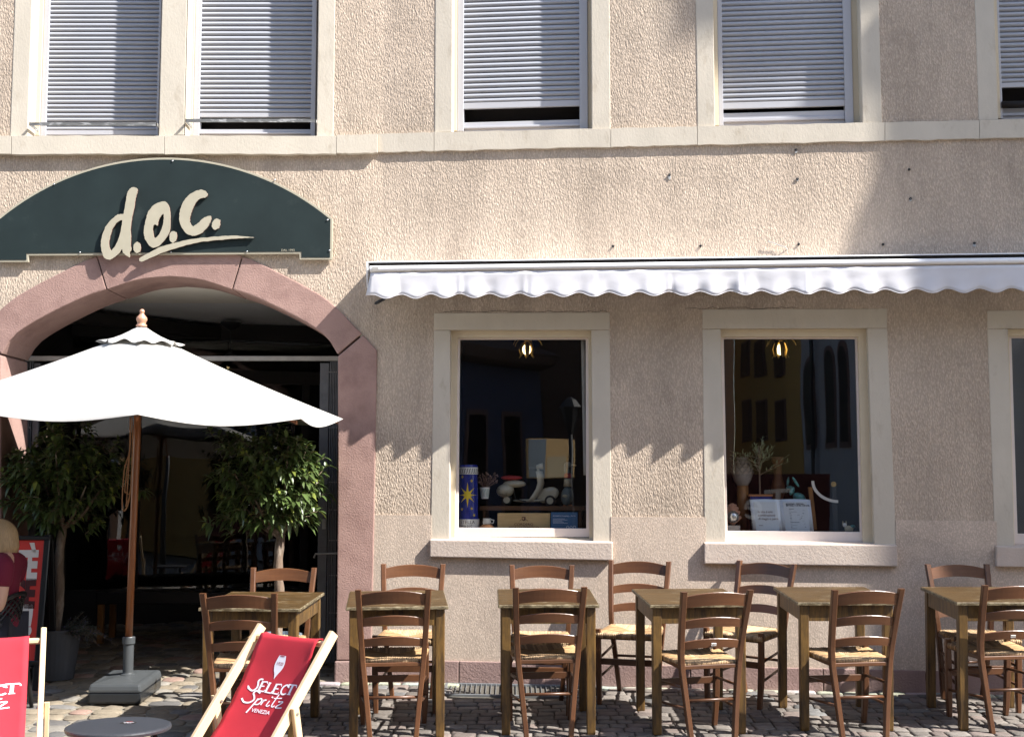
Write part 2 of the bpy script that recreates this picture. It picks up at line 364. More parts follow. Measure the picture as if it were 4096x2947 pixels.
mat('scooter_cream', (0.42, 0.38, 0.28), 0.28, 0.1, 12, coat=0.3)
mat('rubber', (0.012, 0.012, 0.012), 0.7, 0.1, 12)
mat('duck_grey', (0.13, 0.15, 0.14), 0.5, 0.15, 20)
mat('duck_cream', (0.45, 0.38, 0.25), 0.5, 0.15, 20)
mat('duck_red', (0.35, 0.03, 0.03), 0.5, 0.1, 20)
mat('brass', (0.42, 0.28, 0.09), 0.35, 0.15, 20, metal=0.7)
mat('olive_leaf', (0.22, 0.26, 0.17), 0.5, 0.2, 20, tint=True)
mat('dried', (0.20, 0.12, 0.09), 0.8, 0.3, 40)
mat('curtain', (0.42, 0.40, 0.36), 0.9, 0.1, 10)
mat('glass_cone', (0.30, 0.27, 0.25), 0.2, 0.2, 20)
mat('house_yellow', (0.80, 0.50, 0.17), 0.9, 0.08, 1.0)
mat('house_blue', (0.10, 0.11, 0.17), 0.9, 0.1, 1.0)
mat('house_brown', (0.17, 0.12, 0.10), 0.9, 0.1, 1.0)
mat('house_cream', (0.66, 0.56, 0.42), 0.9, 0.08, 1.0)
mat('church_wall', (0.5, 0.5, 0.52), 0.9, 0.1, 0.8)
mat('window_dark', (0.016, 0.015, 0.02), 0.25, 0.1, 3)
mat('trim_stone', (0.22, 0.14, 0.12), 0.9, 0.1, 3)
mat('filler', (0.42, 0.41, 0.39), 0.8, 0.1, 30, bump=0.5, bscale=80)
def glass(name, k=1.0, tint=(0.93, 0.95, 0.95)):
    m = bpy.data.materials.new(name); m.use_nodes = True; t = m.node_tree; t.nodes.clear(); L = t.links.new
    out = _n(t, 'ShaderNodeOutputMaterial'); tr = _n(t, 'ShaderNodeBsdfTransparent'); tr.inputs[0].default_value = (*tint, 1)
    gl = _n(t, 'ShaderNodeBsdfGlossy', Roughness=0.0)
    src = _n(t, 'ShaderNodeNewGeometry').outputs['Position']
    nz = _n(t, 'ShaderNodeTexNoise', Scale=1.6, Detail=1.0); L(src, nz.inputs['Vector']); bp = _n(t, 'ShaderNodeBump', Strength=1.0, Distance=0.0012); L(nz.outputs[0], bp.inputs['Height']); L(bp.outputs[0], gl.inputs['Normal'])
    fr = _n(t, 'ShaderNodeFresnel', IOR=1.5); mu = _n(t, 'ShaderNodeMath', operation='MULTIPLY'); mu.inputs[1].default_value = 1.8 * k; mu.use_clamp = True
    L(fr.outputs[0], mu.inputs[0]); ms = _n(t, 'ShaderNodeMixShader'); L(mu.outputs[0], ms.inputs[0]); L(tr.outputs[0], ms.inputs[1]); L(gl.outputs[0], ms.inputs[2]); L(ms.outputs[0], out.inputs[0])
    M[name] = m
glass('pane_glass', 1.45); glass('shop_glass', 1.0)
def emit(name, col, s):
    m = bpy.data.materials.new(name); m.use_nodes = True; t = m.node_tree; t.nodes.clear()
    out = _n(t, 'ShaderNodeOutputMaterial'); e = _n(t, 'ShaderNodeEmission'); e.inputs[0].default_value = (*col, 1); e.inputs[1].default_value = s; t.links.new(e.outputs[0], out.inputs[0]); m.cycles.emission_sampling = 'NONE'; M[name] = m
emit('bulb_glow', (1.0, 0.74, 0.36), 2.2)
# ================================================================== GROUND
def prof_sheet(x0, x1, ys, dz):
    m = MB()
    for a, b in zip(ys[:-1], ys[1:]):
        m.add([(x0, a, gz(a) + dz), (x1, a, gz(a) + dz), (x1, b, gz(b) + dz), (x0, b, gz(b) + dz)], [(0, 1, 2, 3)])
    return m
g = prof_sheet(-300, 300, [-300, 4.0, 30, 300], -0.034).build('ground', 'street'); tag(g, kind='structure')
pv = prof_sheet(-6.5, 8.0, [4.0, 13.2], -0.0120).build('pavement', 'joint'); tag(pv, kind='structure')
cbm = MB()
for a_, b_, x0_, x1_ in ((7.5, 9.27, -6.0, -1.75), (9.27, 12.6, -3.9, -1.2)): cbm.add([(x0_, a_, gz(a_) - 0.0075), (x1_, a_, gz(a_) - 0.0075), (x1_, b_, gz(b_) - 0.0075), (x0_, b_, gz(b_) - 0.0075)], [(0, 1, 2, 3)])
cbm.build('mortar_bed', 'sand_joint', pv)
def stone_mesh(w, d, seed, roundness, irr=0.10):
    r = random.Random(seed); m = MB(); n = 10
    ring = []
    for k in range(n):
        a = 2 * math.pi * (k + 0.5) / n; ca, sa = math.cos(a), math.sin(a)
        e = 2.0 / (9.0 - 6.0 * roundness)
        x = math.copysign(abs(ca) ** e, ca); y = math.copysign(abs(sa) ** e, sa)
        q = 1 + r.uniform(-irr, irr) * 0.6
        ring.append((x * w / 2 * q, y * d / 2 * q))
    def lay(s, z, jit): return [V((x * s, y * s, z + r.uniform(-jit, jit))) for x, y in ring]
    tz = 0.0
    rings = [lay(1.0, -0.05, 0), lay(1.0, -0.007, 0.001), lay(0.955 - 0.05 * roundness, -0.0015, 0.0012), lay(0.62, 0.0005 + 0.004 * roundness, 0.0015)]
    m.sweep(rings, cap=False)
    c = len(m.v); b = c - n; m.v.append(V((0, 0, 0.001 + 0.005 * roundness))); m.f += [(b + i, b + (i + 1) % n, c) for i in range(n)]
    return m
def sett_tint(r): 
    k = r.uniform(0.7, 1.3); h = r.random()
    c = (0.135, 0.118, 0.103) if h < 0.6 else ((0.15, 0.12, 0.105) if h < 0.82 else (0.12, 0.118, 0.115))
    return tuple(q * k for q in c)
def cob_tint(r):
    k = r.uniform(0.5, 0.92); h = r.random()
    c = (0.27, 0.225, 0.165) if h < 0.5 else ((0.24, 0.22, 0.19) if h < 0.75 else ((0.30, 0.20, 0.16) if h < 0.88 else (0.2, 0.19, 0.18)))
    return tuple(q * k for q in c)
def project(p):
    q = p - CAM; z = q.dot(_f); return (CX + FP * q.dot(_r) / z, CY - FP * q.dot(_u) / z)
def wallY(x): return YB if x < XB else YB - 0.0963 * (x - XB)
stones = []
r = random.Random(3)
y = 4.6; row = 0
while y < 9.3:                                   # small setts laid in courses
    d = r.uniform(0.095, 0.12); x = -5.5 + r.uniform(0, 0.1)
    while x < 5.2:
        wd = r.uniform(0.085, 0.145); cx = x + wd / 2
        cy = y + d / 2 + 0.05 * math.sin(cx * 0.9 + row * 0.05) + 0.02 * math.sin(cx * 2.3)
        if cy < wallY(cx) - 0.10 and not (cx < -1.72 and cy > 7.5) and not (-0.46 < cx < 0.60 and cy > 8.70):
            stones.append(('sett', cx, cy, wd - 0.004, d - 0.004, r.uniform(-0.05, 0.05)))
        x += wd
    y += d; row += 1
y = 7.5; row = 0
while y < 12.3:                                  # rounded field stones before and under the arch
    d = r.uniform(0.11, 0.17); x = -5.6 + r.uniform(0, 0.2)
    while x < -1.2:
        wd = r.uniform(0.12, 0.23); cx = x + wd / 2; cy = y + d / 2 + r.uniform(-0.012, 0.012)
        if (cx < -1.76 or cy > 9.3) and (cy < 9.1 or -3.6 < cx < -1.3): stones.append(('cobble', cx, cy, wd - 0.006, d + 0.002, r.uniform(-0.25, 0.25)))
        x += wd
    y += d; row += 1
x = -1.72                                        # pale kerb slabs along the foot of the house
while x < 5.0:
    wd = r.uniform(0.14, 0.24); cx = x + wd / 2
    if not (-0.46 < cx < 0.60): stones.append(('kerb_slab', cx, wallY(cx) - 0.055, wd - 0.008, 0.088, -0.0963 if cx > XB else 0))
    x += wd
def vis(s):
    px, py = project(V((s[1], s[2], gz(s[2]))))
    if not (-20 < px < 4116 and py < 2975): return -1
    if s[0] == 'cobble' and s[2] > 9.2: return -1
    return 1.0 / s[2]
variants = {}
def variant(kind, i):
    if (kind, i) not in variants:
        rr = random.Random(i * 31 + len(kind))
        m = stone_mesh(1.0, 1.0, i + 50, {'sett': 0.12, 'cobble': 0.93, 'kerb_slab': 0.0}[kind])
        t = {'sett': sett_tint, 'cobble': cob_tint, 'kerb_slab': lambda q: tuple(c * q.uniform(0.85, 1.1) for c in (0.34, 0.31, 0.28))}[kind](rr)
        o = m.build(kind, 'sett', None, smooth=True, fix=False, attr=[t] * len(m.v)); me = o.data; bpy.data.objects.remove(o); variants[(kind, i)] = me
    return variants[(kind, i)]
SL = math.atan(GS)
for kind, lim in (('sett', 300), ('cobble', 130), ('kerb_slab', 60)):
    cand = sorted([s for s in stones if s[0] == kind], key=vis, reverse=True)
    for i, s in enumerate(cand):
        if i < lim and vis(s) > 0:
            o = link(kind, variant(kind, r.randrange(14)), pv)
            o.location = (s[1], s[2], gz(s[2]) + r.uniform(-0.0025, 0.0025)); o.rotation_euler = (SL + r.uniform(-0.015, 0.015), r.uniform(-0.015, 0.015), s[5]); o.scale = (s[3], s[4], 1)
    rest = [s for i, s in enumerate(cand) if not (i < lim and vis(s) > 0)]
    if rest:
        m = MB(); at_ = []
        for s in rest:
            sm = stone_mesh(s[3], s[4], r.randrange(10 ** 6), {'sett': 0.12, 'cobble': 0.93, 'kerb_slab': 0.0}[kind])
            t = (sett_tint(r) if kind == 'sett' else cob_tint(r) if kind == 'cobble' else (0.34, 0.31, 0.28))
            c_, s_ = math.cos(s[5]), math.sin(s[5]); dz = r.uniform(-0.004, 0.004)
            m.add([(s[1] + q.x * c_ - q.y * s_, s[2] + q.x * s_ + q.y * c_, gz(s[2] + q.y) + q.z + dz) for q in sm.v], sm.f); at_ += [t] * len(sm.v)
        o = m.build(kind + '_field', 'sett', pv, smooth=True, fix=False, attr=at_); o['kind'] = 'stuff'
# grate over the light well
gr = thing('light_well_grate', 'grey metal grating let into the pavement at the wall foot behind the middle table', 'grate', (0.07, 8.9, gz(8.9)))
m = MB(); a0, a1 = -0.45, 0.59
def gp(x, f, dz=0.0):
    yy = wallY(x) - 0.02 - 0.36 * f; return V((x, yy, gz(yy) + dz))
for f in (0, 1): m.rsweep([gp(a0, f, -0.01), gp(a1, f, -0.01)], 0.02, 0.03, (0, 1, 0), (0, 0, 1))
for x in (a0, a1): m.rsweep([gp(x, 0, -0.01), gp(x, 1, -0.01)], 0.02, 0.03, (1, 0, 0), (0, 0, 1))
m.build('frame', 'grate_metal', gr)
m = MB(); x = a0 + 0.035
while x < a1 - 0.02:
    m.rsweep([gp(x, 0.02, -0.012), gp(x, 0.98, -0.012)], 0.004, 0.026, (1, 0, 0), (0, 0, 1)); x += 0.034
o = m.build('grating_bars', 'grate_metal', gr); o['kind'] = 'stuff'
m = MB(); m.add([gp(a0, 0, -0.03), gp(a1, 0, -0.03), gp(a1, 1, -0.03), gp(a0, 1, -0.03)], [(0, 1, 2, 3)]); m.build('mesh_tray', 'gate_metal', gr)

# ================================================================== THE HOUSE
H = thing('restaurant_house', 'beige rendered house with sandstone gateway, roller shutters and display windows', 'house', (XB, YB, 0))
TOPY = -900
def uvL(p, off=0.0): return FL.uv(p[0], p[1], off)
def uvR(p, off=0.0): return FR.uv(p[0], p[1], off)
def fnL(a, b, off): return FL.p(a, b, off)
def fnR(a, b, off): return FR.p(a, b, off)
AC = 678
def sym(pts): return [(AC - dx, y) for dx, y in reversed(pts) if dx > 0] + [(AC + dx, y) for dx, y in pts]
def curve2(pts, n=5): return [(q.x, q.y) for q in smooth_path(pts, n)]
outer_r = [(0, 988), (150, 996), (291, 1024), (455, 1100), (600, 1178), (674, 1236), (722, 1287), (771, 1336)]
inner_r = [(0, 1104), (125, 1117), (251, 1157), (341, 1187), (495, 1261), (606, 1328), (650, 1376), (674, 1420)]
OUT = curve2(outer_r); INN = curve2(inner_r)
base = -0.25
# --- left wall
BX = 1545
def zR(y): return FL.uv(600, y)[1]
JB = 2760
aro = [(dx - 9 if dx > 9 else dx, y + 9) for dx, y in OUT] + [(821, 1405), (812, 2060), (800, JB)]
arch_path = [(AC + dx, y) for dx, y in reversed(aro)] + [(AC - dx, y) for dx, y in aro[1:]]
uL0 = FL.uv(-1400, 1000)[0]
ztop = FL.uv(600, TOPY)[1]
outer = [(uL0, base)] + [(0.0, base)][:0]
path = [uvL(p) for p in arch_path]
outer = [(0.0, ztop), (uL0, ztop), (uL0, base)] + [(path[-1][0], base)] + list(reversed(path)) + [(path[0][0], base), (0.0, base)]
def rect_hole(F, xl, xr, yt, yb, yref=None):
    yref = yref or (yt + yb) / 2
    a = F.uv(xl, yref)[0]; b = F.uv(xr, yref)[0]; zt = F.uv(xl, yt)[1]; zb = F.uv(xl, yb)[1]
    return [(a, zb), (b, zb), (b, zt), (a, zt)]
wl1 = rect_hole(FL, 104, 648, TOPY + 12, 552, 400); wl2 = rect_hole(FL, 732, 1276, TOPY + 12, 552, 400)
MB().poly(outer, [wl1, wl2], fnL, 0.0, -0.42).build('rendered_wall', 'render_rough', H)
# --- right wall
uR1 = FR.uv(5600, 1500)[0]
zt_r = ztop
def hb(xl, xr, yt, yb): return rect_hole(FR, xl, xr, yt, yb, 400)
w3 = hb(1800, 2374, TOPY + 12, 534); w4 = hb(2852, 3458, TOPY + 12, 508); w5 = hb(3987, 4600, TOPY + 12, 478)
def wh(tl, tr, br, bl):
    return [uvR(bl), uvR(br), uvR(tr), uvR(tl)]
lw1 = wh((1793, 1313), (2373, 1313), (2378, 2190), (1790, 2190)); lw2 = wh((2874, 1308), (3477, 1305), (3500, 2200), (2898, 2200)); lw3 = wh((4024, 1308), (4640, 1300), (4660, 2210), (4050, 2205))
MB().poly([(0.0, zt_r), (0.0, base), (uR1, base), (uR1, zt_r)], [w3, w4, w5, lw1, lw2, lw3], fnR, 0.0, -0.30).build('rendered_wall', 'render_rough', H)
# --- smoother plaster dado
ptop = lambda x: 2641 + (x - 1807) * 0.0204
dado = [(1490, 2058), (1727, 2060), (1727, 2225), (2443, 2234), (2443, 2066), (2823, 2068), (2823, 2250), (3582, 2258), (3582, 2079), (3986, 2084), (3986, 2258), (5580, 2278), (5580, ptop(5580) + 12), (1478, ptop(1485) + 12)]
MB().poly([uvR(p) for p in dado], [], fnR, 0.007, -0.05).build('plaster_dado', 'render_smooth', H)
# --- sandstone plinth
xs = [1478, 1837, 2310, 2760, 3290, 3700, 4200, 4880, 5580]
for a, b in zip(xs[:-1], xs[1:]):
    p = [uvR((a + 1.5, ptop(a))), uvR((b - 1.5, ptop(b)))]
    MB().poly([(p[0][0], base), (p[1][0], base), p[1], p[0]], [], fnR, 0.022, -0.06).build('plinth_stone', 'sandstone_pink', H, bevel=0.006)
# --- string course
def course(F, fn, x0, x1, y0a, y0b, y1a, y1b, off):
    a, b, c, d = [F.uv(x, y, off) for x, y in ((x0, y0a), (x1, y0b), (x1, y1b), (x0, y1a))]
    n = 14; top = []; bot = []
    for i in range(n + 1):
        t = i / n; top.append((lerp(a[0], b[0], t), lerp(a[1], b[1], t) + rnd.uniform(-0.003, 0.003))); bot.append((lerp(d[0], c[0], t), lerp(d[1], c[1], t) + rnd.uniform(-0.004, 0.004)))
    MB().poly(list(reversed(top)) + bot, [], fn, off, -0.06).build('string_course_stone', 'stone_cream', H, bevel=0.007)
for a, b in ((-1400, 44), (46, 656), (658, 1344)): course(FL, fnL, a, b, 543, 543, 613 if a < 40 else 617, 616, 0.045)
course(FL, fnL, 1346, 1510, 541, 537, 614, 611, 0.045)
cy0 = lambda x: 537 - (x - 1400) * 0.0222; cy1 = lambda x: 611 - (x - 1400) * 0.0226
xs = [1512, 1736, 2443, 2790, 3540, 3918, 4900, 5600]
for a, b in zip(xs[:-1], xs[1:]): course(FR, fnR, a + 1, b - 1, cy0(a), cy0(b), cy1(a), cy1(b), 0.022)
# --- gateway stones
def ring_stone(o0, o1, i0, i1, flip=1):
    op = [p for p in OUT if o0 - 1e-6 <= p[0] <= o1 + 1e-6]; ip = [p for p in INN if i0 - 1e-6 <= p[0] <= i1 + 1e-6]
    return op, ip
def interp(pts, dx):
    for a, b in zip(pts[:-1], pts[1:]):
        if a[0] <= dx <= b[0]: return lerp(a[1], b[1], (dx - a[0]) / max(b[0] - a[0], 1e-6))
    return pts[-1][1]
g_ = 2.0
def arch_poly(oa, ob, ia, ib):
    n = 14
    o = [(lerp(oa, ob, k / n), interp(OUT, abs(lerp(oa, ob, k / n)))) for k in range(n + 1)]
    i = [(lerp(ib, ia, k / n), interp(INN, abs(lerp(ib, ia, k / n)))) for k in range(n + 1)]
    return [uvL((AC + dx, y), 0.012) for dx, y in o + i]
for oa, ob, ia, ib in ((-291 + g_, 291 - g_, -251 + g_, 251 - g_), (291 + g_, 769, 251 + g_, 672), (-769, -291 - g_, -672, -251 - g_)):
    MB().poly(arch_poly(oa, ob, ia, ib), [], fnL, 0.012, -0.50).build('voussoir', 'sandstone', H, bevel=0.008)
for s in (1, -1):
    jp = [(774, 1340), (830, 1401), (819, 2060), (807, 2640), (667, 2640), (673, 2060), (674, 1424)]
    MB().poly([uvL((AC + s * dx, y), 0.012) for dx, y in jp], [], fnL, 0.012, -0.50).build('gateway_jamb', 'sandstone', H, bevel=0.008)
    q = [uvL((AC + s * 812, 2643), 0.02), uvL((AC + s * 660, 2643), 0.02)]
    MB().poly([q[0], q[1], (q[1][0], base), (q[0][0], base)], [], fnL, 0.02, -0.51).build('jamb_foot_stone', 'sandstone_pink', H, bevel=0.012)
# --- upper windows
def pieces(F, fn, name, mat_, pts, f, b, bev=0.005, off=None):
    o = f if off is None else off
    return MB().poly([F.uv(x, y, o) for x, y in pts], [], fn, f, b).build(name, mat_, H, bevel=bev)
def strip(F, fn, name, mat_, x0, x1, yb, f, b, off, par, top=None, bev=0.003, yref=480):
    u0 = F.uv(x0, yref, off)[0]; u1 = F.uv(x1, yref, off)[0]; zb = F.uv(x0, yb, off)[1]; zt = ztop + 0.1 if top is None else F.uv(x0, top, off)[1]
    return MB().poly([(u0, zb), (u1, zb), (u1, zt), (u0, zt)], [], fn, f, b).build(name, mat_, par, bevel=bev)
def upper(F, fn, jl, jr, rl, sl_, sr, rr, ybase, bar0, bar1, low0, rev, pitch, light=None):
    # stone jambs (front .014), reveal to -rev
    for a, b in ((jl[0], jl[1]), (jr[0], jr[1])):
        strip(F, fn, 'window_jamb', 'stone_cream', a, b, ybase + 8, 0.004, -rev - 0.04, 0.004, H, bev=0.006)
    # the painted return behind the jamb
    win = MB(); o = -rev
    root = strip(F, fn, 'roller_shutter', 'aluminium', rl, sl_, ybase + 5, o + 0.02, o - 0.06, o, H)
    strip(F, fn, 'guide_rail', 'aluminium', sr, rr, ybase + 5, o + 0.02, o - 0.06, o, root)
    if rl - jl[1] > 6: strip(F, fn, 'reveal_strip', 'frame_cream', jl[1] - 8, rl - 1, ybase + 5, o + 0.03, o - 0.06, o, root)
    if jr[0] - rr > 6: strip(F, fn, 'reveal_strip', 'frame_cream', rr + 1, jr[0] + 8, ybase + 5, o + 0.006, o - 0.06, o, root)
    ua = F.uv(sl_, 480, o)[0]; ub = F.uv(sr, 480, o)[0]
    zb = F.uv(sl_, bar1, o)[1]; zt = F.uv(sl_, bar0, o)[1]
    MB().poly([(ua, zb), (ub, zb), (ub, zt), (ua, zt)], [], fn, o + 0.006, o - 0.015).build('bottom_bar', 'aluminium', root, bevel=0.003)
    prof = [(0.0, -0.011), (0.05, -0.002), (0.22, 0.0075), (0.40, 0.0095), (0.62, 0.0065), (0.86, -0.001), (0.99, -0.011)]
    k = 0; y1 = bar0; me = None
    while y1 > -40:
        y0 = y1 - pitch; za = F.uv(sl_, y1, o)[1]; zc = F.uv(sl_, y0, o)[1]
        m = MB(); m.sweep([[fn(u, lerp(za, zc, t), o + d) for t, d in prof] for u in (ua, ub)], cap=False, closed=False)
        m.build('slat', 'shutter_grey', root, smooth=True); y1 = y0
    # lower casement frame and darkness behind
    zl = F.uv(sl_, low0, o)[1]; zz = F.uv(sl_, ybase + 4, o)[1]
    if bar1 < low0 - 6:
        MB().poly([(ua, zz), (ub, zz), (ub, zl), (ua, zl)], [], fn, o - 0.012, o - 0.05).build('casement_rail', 'aluminium', root, bevel=0.003)
        h = (zl - zz)
        MB().poly([(ua, zz + h * 0.30), (ub, zz + h * 0.30), (ub, zz + h * 0.55), (ua, zz + h * 0.55)], [], fn, o + 0.004, o - 0.03).build('casement_lip', 'aluminium', root, bevel=0.004)
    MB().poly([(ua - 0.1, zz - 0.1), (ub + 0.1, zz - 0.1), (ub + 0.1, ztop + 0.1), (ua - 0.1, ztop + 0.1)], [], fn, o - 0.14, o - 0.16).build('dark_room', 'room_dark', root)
    return root
upper(FL, fnL, (42, 112), (636, 738), 166, 188, 628, 637, 542, 523, 541, 545, 0.17, 18.0)
upper(FL, fnL, (740, 742), (1267, 1335), 775, 799, 1244, 1262, 542, 453, 470, 516, 0.17, 19.4)
upper(FR, fnR, (1738, 1808), (2367, 2442), 1830, 1855, 2319, 2352, 524, 414, 438, 489, 0.125, 20.2)
upper(FR, fnR, (2789, 2860), (3450, 3528), 2875, 2893, 3380, 3413, 502, 413, 438, 452, 0.125, 20.4)
upper(FR, fnR, (3915, 3993), (4600, 4680), 4000, 4009, 4560, 4580, 474, 333, 352, 433, 0.125, 20.4)
# --- display windows
def ring4(F, fn, name, mat_, o4, i4, off, f, b, par, bev=0.004):
    O = [F.uv(x, y, off) for x, y in o4]; I = [F.uv(x, y, off) for x, y in i4]
    return MB().poly(O, [I], fn, f, b).build(name, mat_, par, bevel=bev)
def display(o4, i4, g4, sill, rail):
    (otl, otr, obr, obl), (itl, itr, ibr, ibl), (gtl, gtr, gbr, gbl) = o4, i4, g4
    root = pieces(FR, fnR, 'window_lintel', 'stone_cream', [otl, otr, (otr[0], itr[1] - 1), (otl[0], itl[1] - 1)], 0.004, -0.11)
    for pts in ([(otl[0], itl[1] + 1), itl, ibl, obl], [itr, (otr[0], itr[1] + 1), obr, ibr]):
        pieces(FR, fnR, 'window_jamb', 'stone_cream', pts, 0.004, -0.11)
    e = 34
    fr = ring4(FR, fnR, 'rebate', 'frame_cream', [(itl[0] - 12, itl[1] - 12), (itr[0] + 12, itr[1] - 12), (ibr[0] + 12, ibr[1] + 25), (ibl[0] - 12, ibl[1] + 25)],
               [(gtl[0] - 10, gtl[1] - 8), (gtr[0] + 10, gtr[1] - 8), (gbr[0] + 12, rail + 4), (gbl[0] - 12, rail + 4)], -0.055, -0.055, -0.12, H)
    wf = ring4(FR, fnR, 'window_frame', 'frame_paint', [(gtl[0] - 16, gtl[1] - 14), (gtr[0] + 16, gtr[1] - 14), (gbr[0] + 18, rail), (gbl[0] - 18, rail)], g4, -0.085, -0.085, -0.125, H)
    q = [FR.uv(x, y, -0.10) for x, y in ((gtl[0] - 8, gtl[1] - 8), (gtr[0] + 8, gtr[1] - 8), (gbr[0] + 8, gbr[1] + 8), (gbl[0] - 8, gbl[1] + 8))]
    MB().poly(q, [], fnR, -0.105, None).build('pane', 'pane_glass', wf)
    s0, s1, s2, s3 = sill
    # sill: front face pts, sloping top
    A = [FR.uv(x, y, 0.045) for x, y in (s0, s1, s2, s3)]
    m = MB(); fr_ = [fnR(A[0][0], A[0][1], 0.045), fnR(A[1][0], A[1][1], 0.045), fnR(A[2][0], A[2][1], 0.045), fnR(A[3][0], A[3][1], 0.045)]
    bk = [fnR(A[0][0], A[0][1] + 0.025, -0.13), fnR(A[1][0], A[1][1] + 0.025, -0.13), fnR(A[2][0], A[2][1], -0.13), fnR(A[3][0], A[3][1], -0.13)]
    m.hexa(fr_, bk); m.build('window_sill', 'sill_stone', H, bevel=0.007)
display([(1736, 1252), (2439, 1250), (2447, 2172), (1722, 2162)], [(1801, 1321), (2365, 1320), (2372, 2172), (1798, 2164)], [(1839, 1358), (2343, 1357), (2345, 2113), (1832, 2110)],
        [(1719, 2158), (2450, 2169), (2450, 2241), (1719, 2227)], 2148)
display([(2810, 1238), (3549, 1234), (3586, 2186), (2818, 2176)], [(2882, 1316), (3469, 1313), (3498, 2186), (2904, 2176)], [(2895, 1355), (3422, 1355), (3441, 2127), (2910, 2122)],
        [(2817, 2171), (3589, 2181), (3591, 2265), (2817, 2254)], 2166)
display([(3949, 1243), (4700, 1230), (4740, 2196), (3980, 2186)], [(4032, 1315), (4630, 1310), (4655, 2196), (4058, 2186)], [(4046, 1352), (4590, 1350), (4610, 2140), (4071, 2134)],
        [(3986, 2186), (4745, 2196), (4747, 2276), (3986, 2266)], 2176)
# --- the dining room behind the display windows
def ibox(fn, u0, u1, z0, z1, o0, o1, name, mt):
    p = [fn(u, z, o) for u in (u0, u1) for z in (z0, z1) for o in (o0, o1)]
    MB().add(p, [(1, 3, 7, 5), (0, 1, 3, 2), (4, 5, 7, 6), (0, 1, 5, 4), (2, 3, 7, 6)]).build(name, mt, H)
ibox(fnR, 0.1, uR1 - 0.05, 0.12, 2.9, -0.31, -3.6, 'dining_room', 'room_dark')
for xa, xb, y in ((1800, 2375, 2118), (2880, 3490, 2131), (4030, 4680, 2142)):
    u0 = FR.uv(xa, y, -0.12)[0]; u1 = FR.uv(xb, y, -0.12)[0]; z = FR.uv(xa, y, -0.125)[1]
    MB().hexa([fnR(u0, z, -0.128), fnR(u1, z, -0.128), fnR(u1, z - 0.03, -0.128), fnR(u0, z - 0.03, -0.128)], [fnR(u0, z, -0.62), fnR(u1, z, -0.62), fnR(u1, z - 0.03, -0.62), fnR(u0, z - 0.03, -0.62)]).build('display_ledge', 'shelf_wood', H)
# --- passage behind the gateway
XL, XRr = -3.95, -1.10; YA = YB + 0.5; YE = 12.9; ZC = 2.93
def quad(name, mt, pts): return MB().add(pts, [(0, 1, 2, 3)]).build(name, mt, H, fix=False)
quad('passage_ceiling', 'passage_paint', [(XL - 0.5, YA - 0.1, ZC), (XRr + 0.2, YA - 0.1, ZC), (XRr + 0.2, 10.66, ZC), (XL - 0.5, 10.66, ZC)])
MB().box(((XL + XRr) / 2, (10.66 + 13.6) / 2, ZC + 0.056), (XRr - XL + 1.4, 13.6 - 10.66, 0.10)).build('passage_ceiling', 'passage_ceiling', H)
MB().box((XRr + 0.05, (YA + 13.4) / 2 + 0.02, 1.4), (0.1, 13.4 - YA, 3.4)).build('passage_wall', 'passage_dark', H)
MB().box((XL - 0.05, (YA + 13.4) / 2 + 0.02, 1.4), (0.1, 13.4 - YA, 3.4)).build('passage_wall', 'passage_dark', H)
MB().box((XL + 0.08, YA + 0.16, 1.4), (0.12, 0.3, 3.3)).build('passage_return', 'passage_paint', H)
ang = math.radians(13.7); GD = 12.3                  # the glazed shop front stands askew at the back
gn = V((-math.sin(ang), math.cos(ang), 0)); gt = V((math.cos(ang), math.sin(ang), 0)); g0 = gn * GD
def gpn(u, z, off=0.0): q = g0 + gt * u - gn * off; return V((q.x, q.y, z))
uA, uB = -1.35, 2.2
def bar(u0, u1, z0, z1, f=0.03, b=-0.05): 
    m = MB(); m.hexa([gpn(u0, z0, f), gpn(u1, z0, f), gpn(u1, z1, f), gpn(u0, z1, f)], [gpn(u0, z0, b), gpn(u1, z0, b), gpn(u1, z1, b), gpn(u0, z1, b)]); return m
sf = bar(uA, uB, 2.38, 2.50).build('shop_front', 'beam', H)
for z0, z1 in ((2.78, 2.93), (0.1, 0.52)): bar(uA, uB, z0, z1).build('shop_front_rail', 'beam', sf)
for u in (uA, -0.52, 0.98, 1.75): bar(u, u + 0.07, 0.52, 2.38, 0.034).build('shop_front_post', 'beam', sf)
MB().add([gpn(uA, 0.5), gpn(uB, 0.5), gpn(uB, 2.85), gpn(uA, 2.85)], [(0, 1, 2, 3)]).build('pane', 'shop_glass', sf)
p = [gpn(u, z, o) for u in (uA, uB) for z in (0.05, 2.9) for o in (-0.08, -3.0)]
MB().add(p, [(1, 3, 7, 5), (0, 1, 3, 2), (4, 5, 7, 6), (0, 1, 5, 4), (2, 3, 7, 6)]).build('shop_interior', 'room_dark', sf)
fl = Flat()
for i, ch in enumerate('OPEN'): fl.add(flat_text(ch, 0.042), dx=i * 0.062)
pw = None
d = ray(452, 1888); t = GD / d.dot(gn); q = CAM + d * t; u0 = (q - g0).dot(gt)
fl.build('open_lettering', 'print_white', lambda x, y: gpn(u0 + x, q.z + y, 0.004), sf)
MB().rsweep([V((XL, 12.0, ZC - 0.1)), V((XRr, 12.55, ZC - 0.1))], 0.14, 0.14, (0, 1, 0), (0, 0, 1)).build('ceiling_beam', 'beam', H)
MB().rsweep([V((XL, 10.4, ZC - 0.09)), V((-2.5, 12.3, ZC - 0.09))], 0.14, 0.12, (1, 0, 0), (0, 0, 1)).build('ceiling_beam', 'beam', H)
